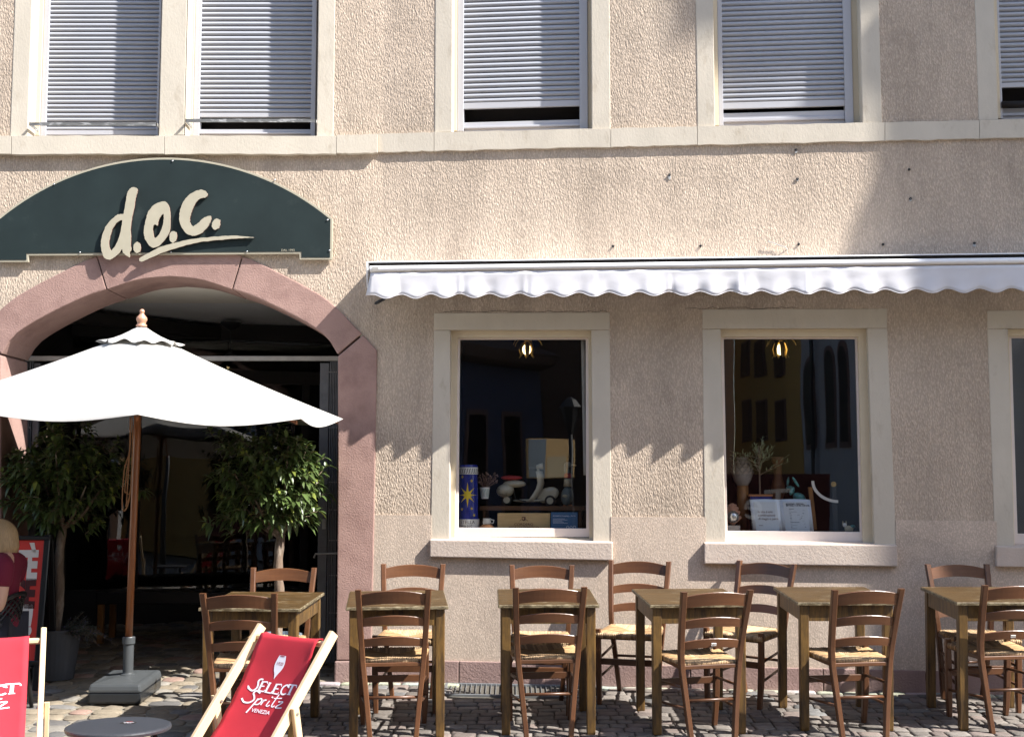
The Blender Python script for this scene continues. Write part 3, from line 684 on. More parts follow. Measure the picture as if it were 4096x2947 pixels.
# --- sliding gate: top track, folded leaves
zt_ = at_y(600, 1425, YA + 0.02).z
MB().rsweep([V((-3.65, YA + 0.03, zt_ - 0.016)), V((-1.2, YA + 0.03, zt_ - 0.016))], 0.05, 0.036, (0, 1, 0), (0, 0, 1)).build('gate_track', 'rail_metal', H)
for xs_, wide, lab in (([1318, 1325, 1332, 1339, 1346], (1276, 1312), 'folded grey lattice gate at the right gateway jamb, with lock plate'), ([68, 78, 88, 98, 108, 118], (125, 148), 'folded grey lattice gate at the left gateway jamb behind the bay tree')):
    b0 = at_y(sum(wide) / 2, 2680, YA + 0.05)
    gt_ = thing('folding_gate', lab, 'gate', (b0.x, b0.y, gz(b0.y)), 'lattice gates folded into the gateway')
    def post(x0, x1, name, mt, y=YA + 0.05, dep=0.03, top=zt_ - 0.035):
        a = at_y(x0, 1900, y).x; b = at_y(x1, 1900, y).x
        m = MB(); m.box(((a + b) / 2, y, (top + gz(y) + 0.03) / 2), (b - a, dep, top - gz(y) - 0.03)); return m.build(name, mt, gt_, bevel=0.003)
    post(wide[0], wide[1], 'stile', 'gate_metal', top=at_y(1300, 1450, YA).z)
    for k, x in enumerate(xs_):
        post(x - 2.6, x + 2.6, 'bar', 'gate_metal', y=YA + 0.05 + 0.006 * (k % 2))
        m = MB()
        for sy in (1488, 1710, 1928, 2038, 2160, 2300, 2450): m.ball(at_y(x, sy, YA + 0.032), (0.005, 0.004, 0.005), 6, rings=4)
        m.build('rivets', 'rail_metal', gt_)
    if wide[0] > 1000:
        c = at_y(1296, 2095, YA + 0.033); m = MB(); m.box(c, (0.028, 0.006, 0.075)); m.build('lock_plate', 'rail_metal', gt_, bevel=0.002)
        a = at_y(1350, 2212, YA - 0.02); b = at_y(1262, 2214, YA - 0.02); m = MB(); m.tube([a, b, b + V((-0.012, 0, -0.03))], 0.007, 6); m.build('hook', 'rail_metal', gt_)
# --- wall fixings
def anchor(F, sx, sy, r_=0.009, patch=0.0):
    p = F.hit(sx, sy, 0.006)
    if patch:
        pts = [(p.x + 0.55 * patch * rnd.uniform(0.6, 1.1) * math.cos(a) * 0.8, p.z + 0.55 * patch * rnd.uniform(0.6, 1.2) * math.sin(a)) for a in [k * math.pi / 6 for k in range(12)]]
        u0, z0 = F.uv(sx, sy); MB().poly([(u0 + a - p.x, b - 0.4 * patch) for a, b in pts], [], lambda a, b, o: F.p(a, b, o), 0.006, -0.01).build('filler_patch', 'filler', H)
    m = MB(); rot = Matrix.Rotation(math.pi / 2, 3, 'X'); m.lathe([(r_, -0.012), (r_, 0.003), (r_ * 0.55, 0.004), (r_ * 0.5, -0.004), (0.0005, -0.004)], p, 10, rot); m.build('wall_plug', 'black_metal', H)
for sx, sy, pt in ((2678, 700, .035), (2452, 985, 0), (2802, 984, 0), (3184, 600, .03), (3190, 716, .02), (3195, 977, 0), (3637, 678, 0), (3642, 795, .022), (3532, 978, 0), (3898, 973, .03)): anchor(FR, sx, sy, patch=pt)
m = MB()
m.tube([FR.hit(x, y, o) for x, y, o in ((3150, 998, 0.0), (3140, 988, 0.02), (3115, 980, 0.015), (3090, 970, 0.02), (3072, 968, 0.02), (3074, 962, 0.02))], 0.0035, 6); m.build('loose_wire', 'rail_metal', H)
for a, b in ((1770, 2450), (2740, 3200)):                                 # hairline cracks above the display windows
    x = a; pts = []
    while x < b: pts.append(FR.hit(x, (1246 if a < 2000 else 1233) + rnd.uniform(-5, 4), 0.001)); x += rnd.uniform(14, 34)
    MB().tube(pts, 0.0016, 4).build('crack', 'black_metal', H)
# security bars before the two left upper windows
for xa, xb, y0, y1 in ((117, 627, 490, 503), (742, 1264, 476, 489)):
    sb = thing('window_bar', 'weathered flat iron safety bar before the %s shuttered window above the sign' % ('far left' if xa < 200 else 'right-hand'), 'safety bar', FL.hit(xa, y1, 0.0), 'flat iron safety bars upstairs')
    a = FL.uv(xa, y0, 0.05); b = FL.uv(xb, y0, 0.05); h = (a[1] - FL.uv(xa, y1, 0.05)[1])
    MB().hexa([fnL(a[0], a[1], 0.05), fnL(b[0], a[1], 0.05), fnL(b[0], a[1] - h, 0.05), fnL(a[0], a[1] - h, 0.05)], [fnL(a[0], a[1], 0.044), fnL(b[0], a[1], 0.044), fnL(b[0], a[1] - h, 0.044), fnL(a[0], a[1] - h, 0.044)]).build('bar', 'iron', sb)
    for u, s in ((a[0], 1), (b[0], -1)):
        MB().hexa([fnL(u, a[1], 0.05), fnL(u + 0.005 * s, a[1], 0.05), fnL(u + 0.005 * s, a[1] - h, 0.05), fnL(u, a[1] - h, 0.05)], [fnL(u + 0.0 * s, a[1] - 0.004, -0.12), fnL(u + 0.005 * s, a[1] - 0.004, -0.12), fnL(u + 0.005 * s, a[1] - h, -0.12), fnL(u, a[1] - h, -0.12)]).build('bracket', 'iron', sb)
# balcony cushion roll on the far right sill
bx = thing('window_box_rail', 'dark brown padded rail in the shuttered window at the right edge', 'rail', FR.hit(4006, 433, -0.09))
u0 = FR.uv(4006, 420, -0.1)[0]; z0 = FR.uv(4006, 420, -0.1)[1]
MB().rsweep([fnR(u0, z0, -0.10), fnR(u0 + 0.9, z0, -0.10)], 0.05, 0.042, FR.n, (0, 0, 1), 0.6).build('roll', 'beam', bx, smooth=True)
# hidden neighbours: what throws the broad shade on the right, what the panes mirror
def shade(X, z, xo):                                # a point of the shade's edge on the wall -> the same sunray at x = xo
    q = V((X, wallY(X), z)); t = (xo - X) / SUN.x; return q + SUN * t
XO = 8.3
edge = [(2.50, 6.6), (2.50, 4.66), (2.36, 4.5), (2.36, 4.16), (2.50, 4.02), (2.47, 3.52), (2.28, 3.06), (1.70, 1.80), (1.70, 1.55), (2.26, 1.36), (2.32, 0.6), (2.36, -2.6)]
pr = [shade(X, z, XO) for X, z in edge]
nh = thing('neighbouring_house', 'tall neighbouring house beyond the right edge that shades the right side', 'house', (XO, 8.0, 0))
poly_ = [(q.y, q.z) for q in pr]; poly_[-1] = (poly_[-1][0], base); poly_ = poly_ + [(8.9, base), (8.9, poly_[0][1])]
MB().poly(poly_, [], lambda a, b, o: V((o, a, b)), XO, XO + 6).build('wall', 'house_cream', nh)
c0 = shade(1.12, 4.58, XO); c1 = shade(1.12, 6.6, XO); c2 = shade(2.52, 6.6, XO); c3 = shade(2.52, 4.72, XO)
MB().poly([(c0.y, c0.z), (c3.y, c3.z), (c2.y, c2.z), (c1.y, c1.z)], [], lambda a, b, o: V((o, a, b)), XO + 0.01, XO + 5.9).build('overhanging_storey', 'house_cream', nh)
# ================================================================== SIGN
sg = thing('shop_sign', 'dark green arched sign board with cream brush letters over the gateway', 'sign', FL.hit(660, 1040, 0.0))
def sign_poly(ins):
    R_, cx_, cyy = 1042 - ins, 660, 631 + 1042
    pts = []
    xa, xb = -10 + ins, 1330 - ins
    for k in range(41):
        x = lerp(xb, xa, k / 40); pts.append((x, cyy - math.sqrt(R_ * R_ - (x - cx_) ** 2)))
    pts += [(xa, 1048 - ins), (114 - ins, 1048 - ins), (114 - ins, 1022 - ins), (1198 + ins, 1015 - ins), (1198 + ins, 1038 - ins), (xb - 2, 1038 - ins)]
    return [FL.uv(x, y, 0.04) for x, y in pts]
MB().poly(sign_poly(0), [], fnL, 0.040, 0.012).build('edge_trim', 'sign_cream', sg, bevel=0.002)
MB().poly(sign_poly(8), [], fnL, 0.043, 0.036).build('board', 'sign_green', sg)
def zpt(x, y): return FL.uv(350 + x / 2.835, 700 + y / 2.835, 0.066)
def rough_outline(pts, amp=3.2, n=5, seed=1):
    r = random.Random(seed); P = [V((a, b)) for a, b in pts]; out = []
    for i in range(len(P)):
        a, b, c, d = P[i - 1], P[i], P[(i + 1) % len(P)], P[(i + 2) % len(P)]
        for k in range(n):
            t = k / n; q = 0.5 * ((2 * b) + (c - a) * t + (2 * a - 5 * b + 4 * c - d) * t * t + (3 * b - a - 3 * c + d) * t ** 3)
            q = lerp(b + (c - b) * t, q, 0.75)
            out.append((q.x + r.uniform(-amp, amp), q.y + r.uniform(-amp, amp)))
    return out
LET = [
 ('letter_d', [(452, 200), (470, 170), (500, 140), (560, 148), (565, 190), (548, 250), (530, 350), (505, 480), (485, 600), (490, 700), (488, 780), (495, 855), (478, 875), (478, 932), (410, 890), (388, 840), (365, 880), (310, 930), (250, 960), (190, 940), (165, 880), (150, 790), (165, 690), (215, 570), (300, 480), (350, 447), (408, 438), (420, 380), (440, 270)],
  [(392, 512), (340, 532), (285, 605), (257, 690), (242, 780), (264, 855), (310, 810), (345, 740), (375, 640), (390, 560)]),
 ('letter_dot', [(525, 790), (560, 760), (595, 780), (605, 830), (590, 870), (555, 885), (522, 850)], None),
 ('letter_o', [(868, 298), (910, 330), (935, 400), (940, 530), (925, 650), (870, 740), (800, 810), (740, 825), (690, 790), (655, 730), (640, 660), (650, 560), (680, 440), (720, 370), (780, 325)],
  [(860, 439), (822, 480), (800, 530), (795, 573), (765, 560), (746, 577), (740, 620), (752, 698), (770, 716), (820, 660), (850, 580), (864, 500)]),
 ('letter_dot', [(935, 665), (965, 638), (1005, 650), (1012, 700), (1000, 745), (965, 768), (930, 740)], None),
 ('letter_c', [(1290, 168), (1340, 185), (1362, 220), (1340, 255), (1280, 265), (1225, 320), (1190, 390), (1165, 470), (1160, 530), (1195, 582), (1250, 550), (1330, 480), (1400, 465), (1395, 530), (1350, 600), (1290, 660), (1200, 690), (1130, 670), (1075, 610), (1045, 540), (1042, 440), (1075, 325), (1140, 235), (1220, 185)], None),
 ('letter_dot', [(1425, 520), (1460, 495), (1500, 510), (1503, 560), (1485, 605), (1440, 622), (1410, 590)], None),
 ('underline_stroke', [(585, 960), (600, 935), (700, 880), (830, 815), (1000, 765), (1200, 725), (1400, 705), (1600, 688), (1750, 692), (1888, 710), (1750, 716), (1600, 728), (1400, 745), (1200, 775), (1000, 830), (830, 890), (700, 945), (610, 983)], None)]
for i, (nm, o_, h_) in enumerate(LET):
    oo = [zpt(*q) for q in rough_outline(o_, seed=i)]; hh = [[zpt(*q) for q in rough_outline(h_, 2, seed=i + 30)]] if h_ else []
    lo = MB().poly(oo, hh, fnL, 0.066, 0.060).build(nm, 'sign_cream', sg)
    MB().poly(oo, hh, fnL, 0.0595, 0.048).build('letter_edge', 'letter_edge', lo)
fl = Flat(); fl.add(flat_text('DAL 1992', 0.022, sx=1.05))
u0, z0 = FL.uv(1152, 1005, 0.044); fl.build('date_lettering', 'sign_cream', lambda x, y: fnL(u0 + x, z0 + y, 0.0455), sg)
for sx, sy in ((216, 737), (690, 644), (1099, 720), (320, 1010), (684, 1009), (988, 1006), (1318, 1002), (1310, 880)):
    m = MB(); m.ball(FL.hit(sx, sy, 0.046), (0.007, 0.005, 0.007), 8, rings=5); m.build('screw', 'steel', sg, smooth=True)
# ================================================================== AWNING
aw = thing('awning', 'white retracted awning with scalloped valance above the display windows', 'awning', FR.hit(2700, 1100, 0.0))
PA = 0.31
ua = FR.uv(1474, 1060, 0.26)[0]; ub = FR.uv(4900, 1060, 0.0)[0]
zh = FR.uv(1469, 1050, 0.28)[1]; slp = -0.0035
def az(u, z): return z + (u - ua) * slp
zfb = FR.uv(1490, 1075, PA)[1]; zvt = FR.uv(1490, 1091, PA)[1]; zvb = FR.uv(1495, 1197, PA)[1]
m = MB(); rings = []
for u in (ua, ub): rings.append([fnR(u, az(u, z), o) for z, o in ((zh + 0.026, 0.0), (zh + 0.026, 0.02), (zh + 0.010, 0.262), (zh + 0.008, 0.270), (zh + 0.001, 0.270), (zh + 0.003, 0.262), (zh + 0.018, 0.01))])
m.sweep(rings); m.build('hood', 'awning_metal', aw)
m = MB(); rings = []
uf = ua + 0.02
for u in (uf, ub): rings.append([fnR(u, az(u, zfb + dz), PA + do) for dz, do in ((0.022, -0.05), (0.024, -0.02), (0.020, -0.004), (0.010, 0.006), (-0.002, 0.008), (-0.012, 0.003), (-0.018, -0.01), (-0.02, -0.05))])
m.sweep(rings); m.build('front_bar', 'awning_metal', aw, smooth=False)
m = MB(); m.tube([fnR(ua + 0.03, az(ua, zh - 0.075), 0.12), fnR(ub, az(ub, zh - 0.075), 0.12)], 0.04, 12); m.build('cloth_roll', 'awning_cloth', aw, smooth=True)
MB().hexa([fnR(u, az(u, zh - 0.002), o_) for u, o_ in ((ua, 0.25), (ub, 0.25), (ub, 0.005), (ua, 0.005))], [fnR(u, az(u, zh - 0.006), o_) for u, o_ in ((ua, 0.25), (ub, 0.25), (ub, 0.005), (ua, 0.005))]).build('hood_gap_shade', 'black_metal', aw)  # black sheet standing in for the shade in the gap under the hood
m = MB(); m.poly([(0.0, zh + 0.03), (0.02, zh + 0.03), (0.28, zh + 0.008), (0.285, zh - 0.03), (0.26, zh - 0.16), (0.22, zh - 0.20), (0.06, zh - 0.14), (0.0, zh - 0.12)], [], lambda a, b, o: fnR(ua - 0.012 + o, b, a), 0.0, 0.010); m.build('end_cap', 'awning_metal', aw, bevel=0.003)
m = MB(); m.box(fnR(ua + 0.06, zfb + 0.002, PA + 0.010), (0.045, 0.004, 0.018)); m.build('maker_plate', 'rail_metal', aw)
per = 0.2035; nA = int((ub - uf) / per * 16); rows = 7; vs = []; fs = []
ph0 = 0.40
for i in range(nA + 1):
    u = uf + 0.005 + (ub - uf) * i / nA; ph = (u - uf) / per + ph0
    sc_ = 0.5 - 0.5 * math.cos(2 * math.pi * ph)
    fold = 0.006 * math.sin(u * 4.3) + 0.003 * math.sin(u * 10.3 + 1) + 0.010 * (noise.noise(V((u * 5.0, 0.3, 0))) ) + 0.004 * noise.noise(V((u * 17.0, 1.3, 0)))
    crease = 0.0
    for cu in (0.18, 0.63, 1.07, 1.55, 2.05, 2.52, 2.97, 3.4): crease += 0.010 * math.exp(-abs(u - uf - cu) / 0.010) - 0.006 * math.exp(-abs(u - uf - cu - 0.03) / 0.02)
    for k in range(rows + 1):
        t = k / rows; zb = zvb + 0.032 * sc_
        vs.append(fnR(u - (0.03 * t if i == 0 else 0), az(u, lerp(zvt, zb, t)), PA - 0.004 + (fold + crease) * t ** 0.7 * (0.5 + 0.5 * t) + 0.004 * noise.noise(V((u * 9.0 + t * 2.0, t * 2.5, 7.0))) + 0.024 * (1 - sc_) * t ** 2.2))
for i in range(nA):
    for k in range(rows): a = i * (rows + 1) + k; fs.append((a, a + 1, a + rows + 2, a + rows + 1))
m = MB(); m.add(vs, fs); vo = m.build('valance', 'awning_cloth', aw, smooth=True); md = vo.modifiers.new('thick', 'SOLIDIFY'); md.thickness = 0.0015
m = MB(); m.tube([vs[i * (rows + 1) + rows] + FR.n * 0.001 for i in range(nA + 1)], 0.0022, 5); m.build('hem', 'awning_cloth', vo, smooth=True)
pc = thing('power_plug', 'black cable plug hanging from the left end of the awning', 'cable', FR.hit(1500, 1215, 0.0))
m = MB(); m.tube([FR.hit(x, y, 0.04) for x, y in ((1555, 1176), (1552, 1187), (1540, 1195))], 0.004, 6); m.build('cable', 'black_metal', pc)
m = MB(); m.tube([FR.hit(x, y, 0.04) for x, y in ((1546, 1192), (1535, 1197), (1505, 1212), (1498, 1216))], [0.006, 0.011, 0.011, 0.006], 8); m.build('plug', 'black_metal', pc, smooth=True)
# ================================================================== PARASOL
pb = V((-2.515, 8.72, gz(8.72)))
pa = thing('parasol', 'cream white octagonal parasol with wooden pole in front of the gateway', 'parasol', pb)
axis = V((0.030, -0.055, 1.0)).normalized()
ptop_ = pb + axis * 2.38
def pp(h): return pb + V((0, 0, 0.39)) + axis * (h - 0.39)
hp = pp(2.40)
m = MB(); m.tube([pp(0.34), pp(0.8), pp(1.6), pp(2.34)], 0.0235, 14); m.build('pole', 'pole_wood', pa, smooth=True)
# canopy
RC = 1.36; ex = V((1, 0, 0)); ex = (ex - axis * ex.dot(axis)).normalized(); ey = axis.cross(ex)
def rimp(k, f, drop):                                 # angle measured from towards the camera
    a = math.radians(15.8 + 45 * k); d = ex * math.sin(a) - ey * math.cos(a); return d
apexc = pp(2.36); RISE = 0.50
def canopy(r0, r1, h0, h1, c, nr, na, sag, mt, name, wav=0.0):
    m = MB(); vs = []; fs = []; N = 8 * na
    for j in range(N):
        k = j / na; kk = math.floor(k); fr_ = k - kk
        d0 = rimp(kk, 0, 0); d1 = rimp(kk + 1, 0, 0); d = d0 * (1 - fr_) + d1 * fr_
        bow = math.sin(math.pi * fr_)
        for i in range(nr + 1):
            t = i / nr; rr = lerp(r0, r1, t)
            hh = lerp(h0, h1, t) - 0.035 * math.sin(math.pi * t) * 0.5
            dd = d * rr * (1 + (0.05 - 0.01) * bow * t * 0)          # panels
            q = c + dd + axis * (hh - sag * bow * t ** 3 * 1.0) + axis * (wav * math.sin(k * 2 * math.pi * 1.5 + 0.7) * t * t) + d * (-0.03 * bow * t)
            vs.append(q)
    for j in range(N):
        j2 = (j + 1) % N
        for i in range(nr): fs.append((j * (nr + 1) + i, j * (nr + 1) + i + 1, j2 * (nr + 1) + i + 1, j2 * (nr + 1) + i))
    m.add(vs, fs); o = m.build(name, mt, pa, smooth=True, fix=False); md = o.modifiers.new('thick', 'SOLIDIFY'); md.thickness = 0.0015
    return o
cn = canopy(0.05, RC, 0.03, -RISE, apexc, 10, 14, 0.055, 'canopy_cloth', 'canopy')
canopy(0.02, 0.285, 0.075, -0.045, apexc, 5, 10, -0.012, 'canopy_cloth', 'vent_cap', wav=0.012)
m = MB()
rot = axis.to_track_quat('Z', 'Y').to_matrix()
m.lathe([(0.001, 0.0), (0.036, 0.0), (0.036, 0.012), (0.026, 0.02), (0.030, 0.032), (0.037, 0.047), (0.034, 0.062), (0.02, 0.078), (0.012, 0.09), (0.017, 0.098), (0.0165, 0.108), (0.008, 0.117), (0.0005, 0.118)], pp(2.36) + axis * 0.07, 18, rot); m.build('finial', 'finial_wood', pa, smooth=True)
hubt = apexc + axis * 0.0; run = pp(1.96)
for k in range(8):
    d = rimp(k, 0, 0)
    rb = MB().rsweep([apexc + d * lerp(0.05, RC - 0.035, t_) + axis * (lerp(0.03, -RISE, t_) - 0.0175 * math.sin(math.pi * t_) - 0.026) for t_ in (0, .25, .5, .75, 1.0)], 0.016, 0.024, axis.cross(d), axis).build('rib', 'pole_wood', pa)
    MB().rsweep([run + d * 0.04, apexc + d * 0.60 + axis * (-RISE * 0.42 - 0.045)], 0.014, 0.02, axis.cross(d), axis).build('strut', 'pole_wood', rb)
m = MB(); m.lathe([(0.03, -0.04), (0.055, -0.03), (0.055, 0.03), (0.03, 0.04)], run, 16, rot); m.build('runner', 'pole_wood', pa, smooth=True)
m = MB()
for dx, yb_ in ((508, 1960), (514, 2010), (497, 2025)):
    pts = [at_y(521, 1668, 8.56), at_y(519, 1800, 8.6), at_y(dx, 1880, 8.6), at_y(dx - 8, yb_, 8.6), at_y(505, yb_ + 8, 8.6), at_y(522, 1960, 8.6), at_y(530, 1780, 8.6), at_y(527, 1668, 8.6)]
    m.tube([q for q in smooth_path(pts, 5)], 0.0042, 5)
m.build('pull_cord', 'rope', pa, smooth=True)
def slab(x0, x1, y0, y1, z0, z1, top_in, name, mt, bev):
    a = [(x0, y0), (x1, y0), (x1, y1), (x0, y1)]; i = top_in
    b = [(x0 + i, y0 + i), (x1 - i, y0 + i), (x1 - i, y1 - i), (x0 + i, y1 - i)]
    m = MB(); m.hexa([V((x, y, gz(y) + z0)) for x, y in a], [V((x, y, gz(y) + z1)) for x, y in b]); return m.build(name, mt, pa, bevel=bev)
bx0, bx1, by0, by1 = -2.70, -2.355, 8.47, 8.98
slab(bx0 + 0.006, bx1 - 0.006, by0 + 0.006, by1 - 0.006, 0.012, 0.085, 0.0, 'base_tank', 'plastic_dark', 0.014)
slab(bx0, bx1, by0, by1, 0.082, 0.135, 0.012, 'base_lid', 'plastic_grey', 0.016)
slab(bx0 + 0.03, bx1 - 0.03, by0 + 0.03, by1 - 0.03, 0.132, 0.150, 0.10, 'base_dome', 'plastic_grey', 0.006)
m = MB(); m.lathe([(0.05, -0.005), (0.05, 0.006), (0.036, 0.012), (0.0335, 0.02), (0.0335, 0.20), (0.041, 0.205), (0.041, 0.245), (0.038, 0.25), (0.025, 0.25)], pb + V((0, 0, 0.145)), 24); m.build('tube_socket', 'plastic_grey', pa, smooth=False)
# ================================================================== DECK CHAIRS
def smk(pts, n=6): return [(q.x, q.y) for q in smooth_path(pts, n)]
PRN = {}
def print_design():
    w_ = Flat()
    # bottle-shaped glass with the year cut out is laid on top in red
    half = [(0.030, 0.10), (0.034, 0.075), (0.040, 0.045), (0.043, 0.015), (0.040, -0.02), (0.030, -0.05), (0.018, -0.075), (0.009, -0.095), (0.004, -0.118)]
    g_half = smk([(0.030, 0.085), (0.036, 0.06), (0.042, 0.02), (0.041, -0.015), (0.030, -0.05), (0.016, -0.078), (0.006, -0.105), (0.0008, -0.125)], 4)
    w_.poly([(x, y) for x, y in g_half] + [(-x, y) for x, y in reversed(g_half)])
    def S(pts, wd=0.013, dx=0, dy=0, n=6): w_.add(ribbon([(x + dx, y + dy) for x, y in smk(pts, n)], wd))
    L_ = -0.215                                       # baseline block of SELECT: height .085
    def let(ch, x, h=0.092, arc=0.0):
        y0 = -0.245 + arc; t = 0.0185; e = 0.0115
        def st(p, q, w__=t): w_.add(ribbon([(x + p[0], y0 + p[1]), (x + q[0], y0 + q[1])], w__))
        if ch == 'E':
            st((0, 0), (0.004, h)); st((-0.008, e * 0.55), (0.046, e * 0.3), e); st((-0.006, h * 0.93), (0.047, h), e); st((0.0, h * 0.52), (0.036, h * 0.54), e * 0.9)
            st((0.046, 0.0), (0.052, 0.02), 0.007); st((0.045, h), (0.052, h * 0.80), 0.007)
        if ch == 'L':
            st((0, 0), (0.004, h)); st((-0.008, e * 0.55), (0.050, e * 0.3), e); st((-0.008, h), (0.016, h * 0.98), e * 0.7); st((0.048, 0), (0.056, 0.024), 0.008)
        if ch == 'T':
            st((0.026, 0), (0.028, h)); st((-0.008, h * 0.97), (0.064, h * 0.97), e); st((-0.008, h), (-0.014, h * 0.72), 0.008); st((0.063, h), (0.070, h * 0.74), 0.008); st((0.010, 0.003), (0.044, 0.003), 0.007)
        if ch == 'C':
            w_.add(ribbon([(x + a, y0 + b) for a, b in smk([(0.054, h * 0.80), (0.040, h * 0.95), (0.022, h * 0.93), (0.005, h * 0.70), (0.003, h * 0.35), (0.015, h * 0.1), (0.034, 0.004), (0.056, 0.016)], 5)], 0.0135)); st((0.050, h * 1.05), (0.057, h * 0.70), 0.009)
        if ch == 'S':
            w_.add(ribbon([(x + a, y0 + b) for a, b in smk([(0.062, h * 1.10), (0.040, h * 1.12), (0.026, h * 0.9), (0.036, h * 0.55), (0.036, h * 0.2), (0.012, -0.008), (-0.022, 0.004), (-0.040, 0.022)], 5)], 0.0155)); st((-0.044, 0.030), (-0.030, 0.0), 0.010)
    for ch, x, ar in (('S', -0.150, 0.0), ('E', -0.088, -0.004), ('L', -0.022, -0.008), ('E', 0.042, -0.008), ('C', 0.106, -0.004), ('T', 0.162, 0.002)): let(ch, x, arc=ar)
    # Spritz, in a brush script
    o = (-0.145, -0.375)
    def s(pts, wd=0.0105): w_.add(ribbon([(x * 1.16 + o[0] - 0.025, y * 1.1 + o[1] - 0.005) for x, y in smk(pts, 6)], wd * 1.15))
    s([(0.095, 0.105), (0.060, 0.120), (0.045, 0.098), (0.062, 0.072), (0.070, 0.045), (0.045, 0.018), (0.005, 0.016), (-0.022, 0.042)], 0.013)
    s([(0.100, 0.062), (0.082, 0.0), (0.062, -0.065)], 0.012); s([(0.094, 0.045), (0.120, 0.064), (0.132, 0.045), (0.118, 0.016), (0.088, 0.012)])
    s([(0.147, 0.060), (0.139, 0.014)]); s([(0.143, 0.040), (0.155, 0.058), (0.166, 0.057)])
    s([(0.190, 0.058), (0.182, 0.020), (0.194, 0.013), (0.206, 0.026)], 0.009); s([(0.196, 0.084), (0.200, 0.094)], 0.013)
    s([(0.238, 0.120), (0.222, 0.030), (0.232, 0.014), (0.244, 0.026)], 0.009); s([(0.212, 0.082), (0.272, 0.092)], 0.008)
    s([(0.258, 0.060), (0.292, 0.062), (0.256, 0.014), (0.304, 0.016)], 0.009)
    w_.add(flat_text('VENEZIA', 0.046, sx=0.92, bold=0.0006), dx=0.02, dy=-0.435)
    r_ = Flat(); r_.add(flat_text('1920', 0.042, sx=0.72), dx=0.0, dy=-0.002)
    e = [(0.024 * math.cos(a), 0.078 + 0.0042 * math.sin(a)) for a in [2 * math.pi * k / 16 for k in range(16)]]; r_.poly(e)
    return w_, r_
PW, PR = print_design()
def make_deckchair(label, TL, TR, recl=(0.61, 0.79)):
    TL, TR = V(TL), V(TR); mid = (TL + TR) / 2; u = (TR - TL); u.z = 0; wid = u.length; u.normalize(); fwd = V((u.y, -u.x, 0)); Z = V((0, 0, 1))
    if fwd.y > 0: fwd = -fwd
    g0_ = gz(mid.y + fwd.y * 0.4); htop = mid.z - g0_
    rt = thing('deck_chair', label, 'deck chair', (mid.x, mid.y, g0_), 'red printed deck chairs')
    def P(x, v_, z): return V((mid.x, mid.y, g0_)) + u * x + fwd * v_ + Z * z
    hw = wid / 2
    tanr = recl[0] / recl[1]; vb = (htop - 0.01) * tanr
    def A(z): return (htop - z) * tanr
    for s in (-1, 1):
        ax = (fwd * recl[1] + Z * recl[0])
        MB().rsweep([P(s * (hw - 0.012), A(htop + 0.012), htop + 0.012), P(s * (hw - 0.012), A(0.012), 0.012)], 0.024, 0.044, u, ax, 0.3).build('back_rail', 'beech', rt)
        # prop
        z1 = htop * 0.655
        MB().rsweep([P(s * (hw + 0.014), A(z1) - 0.005, z1 + 0.022), P(s * (hw + 0.014), A(z1) - 0.10, 0.05)], 0.022, 0.034, u, fwd, 0.3).build('prop_leg', 'beech', rt)
        m = MB(); m.tube([P(s * (hw + 0.029), A(z1) - 0.01, z1), P(s * (hw - 0.03), A(z1) - 0.01, z1)], 0.006, 8); m.build('pivot_bolt', 'steel', rt)
        MB().rsweep([P(s * (hw - 0.040), vb * 1.35, 0.34), P(s * (hw - 0.040), A(z1) - 0.24, 0.022)], 0.024, 0.040, u, (fwd * 0.35 - Z * -0.93), 0.3).build('seat_rail', 'beech', rt)
    def cross(v_, z, x0, x1, nm, r_=0.014): m = MB(); m.rsweep([P(x0, v_, z), P(x1, v_, z)], 0.028, 0.026, fwd, Z, 0.5); return m.build(nm, 'beech', rt)
    cross(0.018, htop - 0.035, -hw + 0.02, hw - 0.02, 'head_bar'); cross(vb * 1.33, 0.33, -hw + 0.03, hw - 0.03, 'front_bar'); cross(A(0.06), 0.06, -hw + 0.02, hw - 0.02, 'foot_bar'); cross(A(htop * 0.655) - 0.09, 0.07, -hw - 0.01, hw + 0.01, 'prop_bar')
    # sling
    cur = smooth_path([(-0.002, 0, htop - 0.065), (-0.001, 0, htop - 0.036), (0.018, 0, htop - 0.0175), (0.038, 0, htop - 0.036), (0.120, 0, htop - 0.20), (0.240, 0, htop - 0.38), (0.36, 0, htop - 0.53), (0.45, 0, 0.20), (vb * 1.1, 0, 0.24), (vb * 1.33, 0, 0.345)], 8)
    cur = cur[4:]
    cl = [0.0]
    for a, b in zip(cur[:-1], cur[1:]): cl.append(cl[-1] + (b - a).length)
    fw = wid * 0.76 / 2
    def sling(x, s, off=0.0):
        s = max(0.0, min(s, cl[-1] - 1e-4)); i = 0
        while cl[i + 1] < s: i += 1
        t = (s - cl[i]) / max(cl[i + 1] - cl[i], 1e-6); q = lerp(cur[i], cur[i + 1], t); d = (cur[i + 1] - cur[i]).normalized()
        nx, nz = -d.z, d.x
        if nx * 0.8 + nz * 0.6 < 0: nx, nz = -nx, -nz
        curl = 0.010 * abs(x / fw) ** 4 if abs(x) > 0 else 0
        wr = 0.002 * math.sin(s * 60 + (x > 0) * 2) * abs(x / fw) ** 6
        return P(x, q.x + nx * (off + curl + wr), q.z + nz * (off + curl + wr))
    m = MB(); nx_, ns_ = 16, 70; vs = [sling(-fw + 2 * fw * i / nx_, cl[-1] * k / ns_) for k in range(ns_ + 1) for i in range(nx_ + 1)]
    fs = [(k * (nx_ + 1) + i, k * (nx_ + 1) + i + 1, (k + 1) * (nx_ + 1) + i + 1, (k + 1) * (nx_ + 1) + i) for k in range(ns_) for i in range(nx_)]
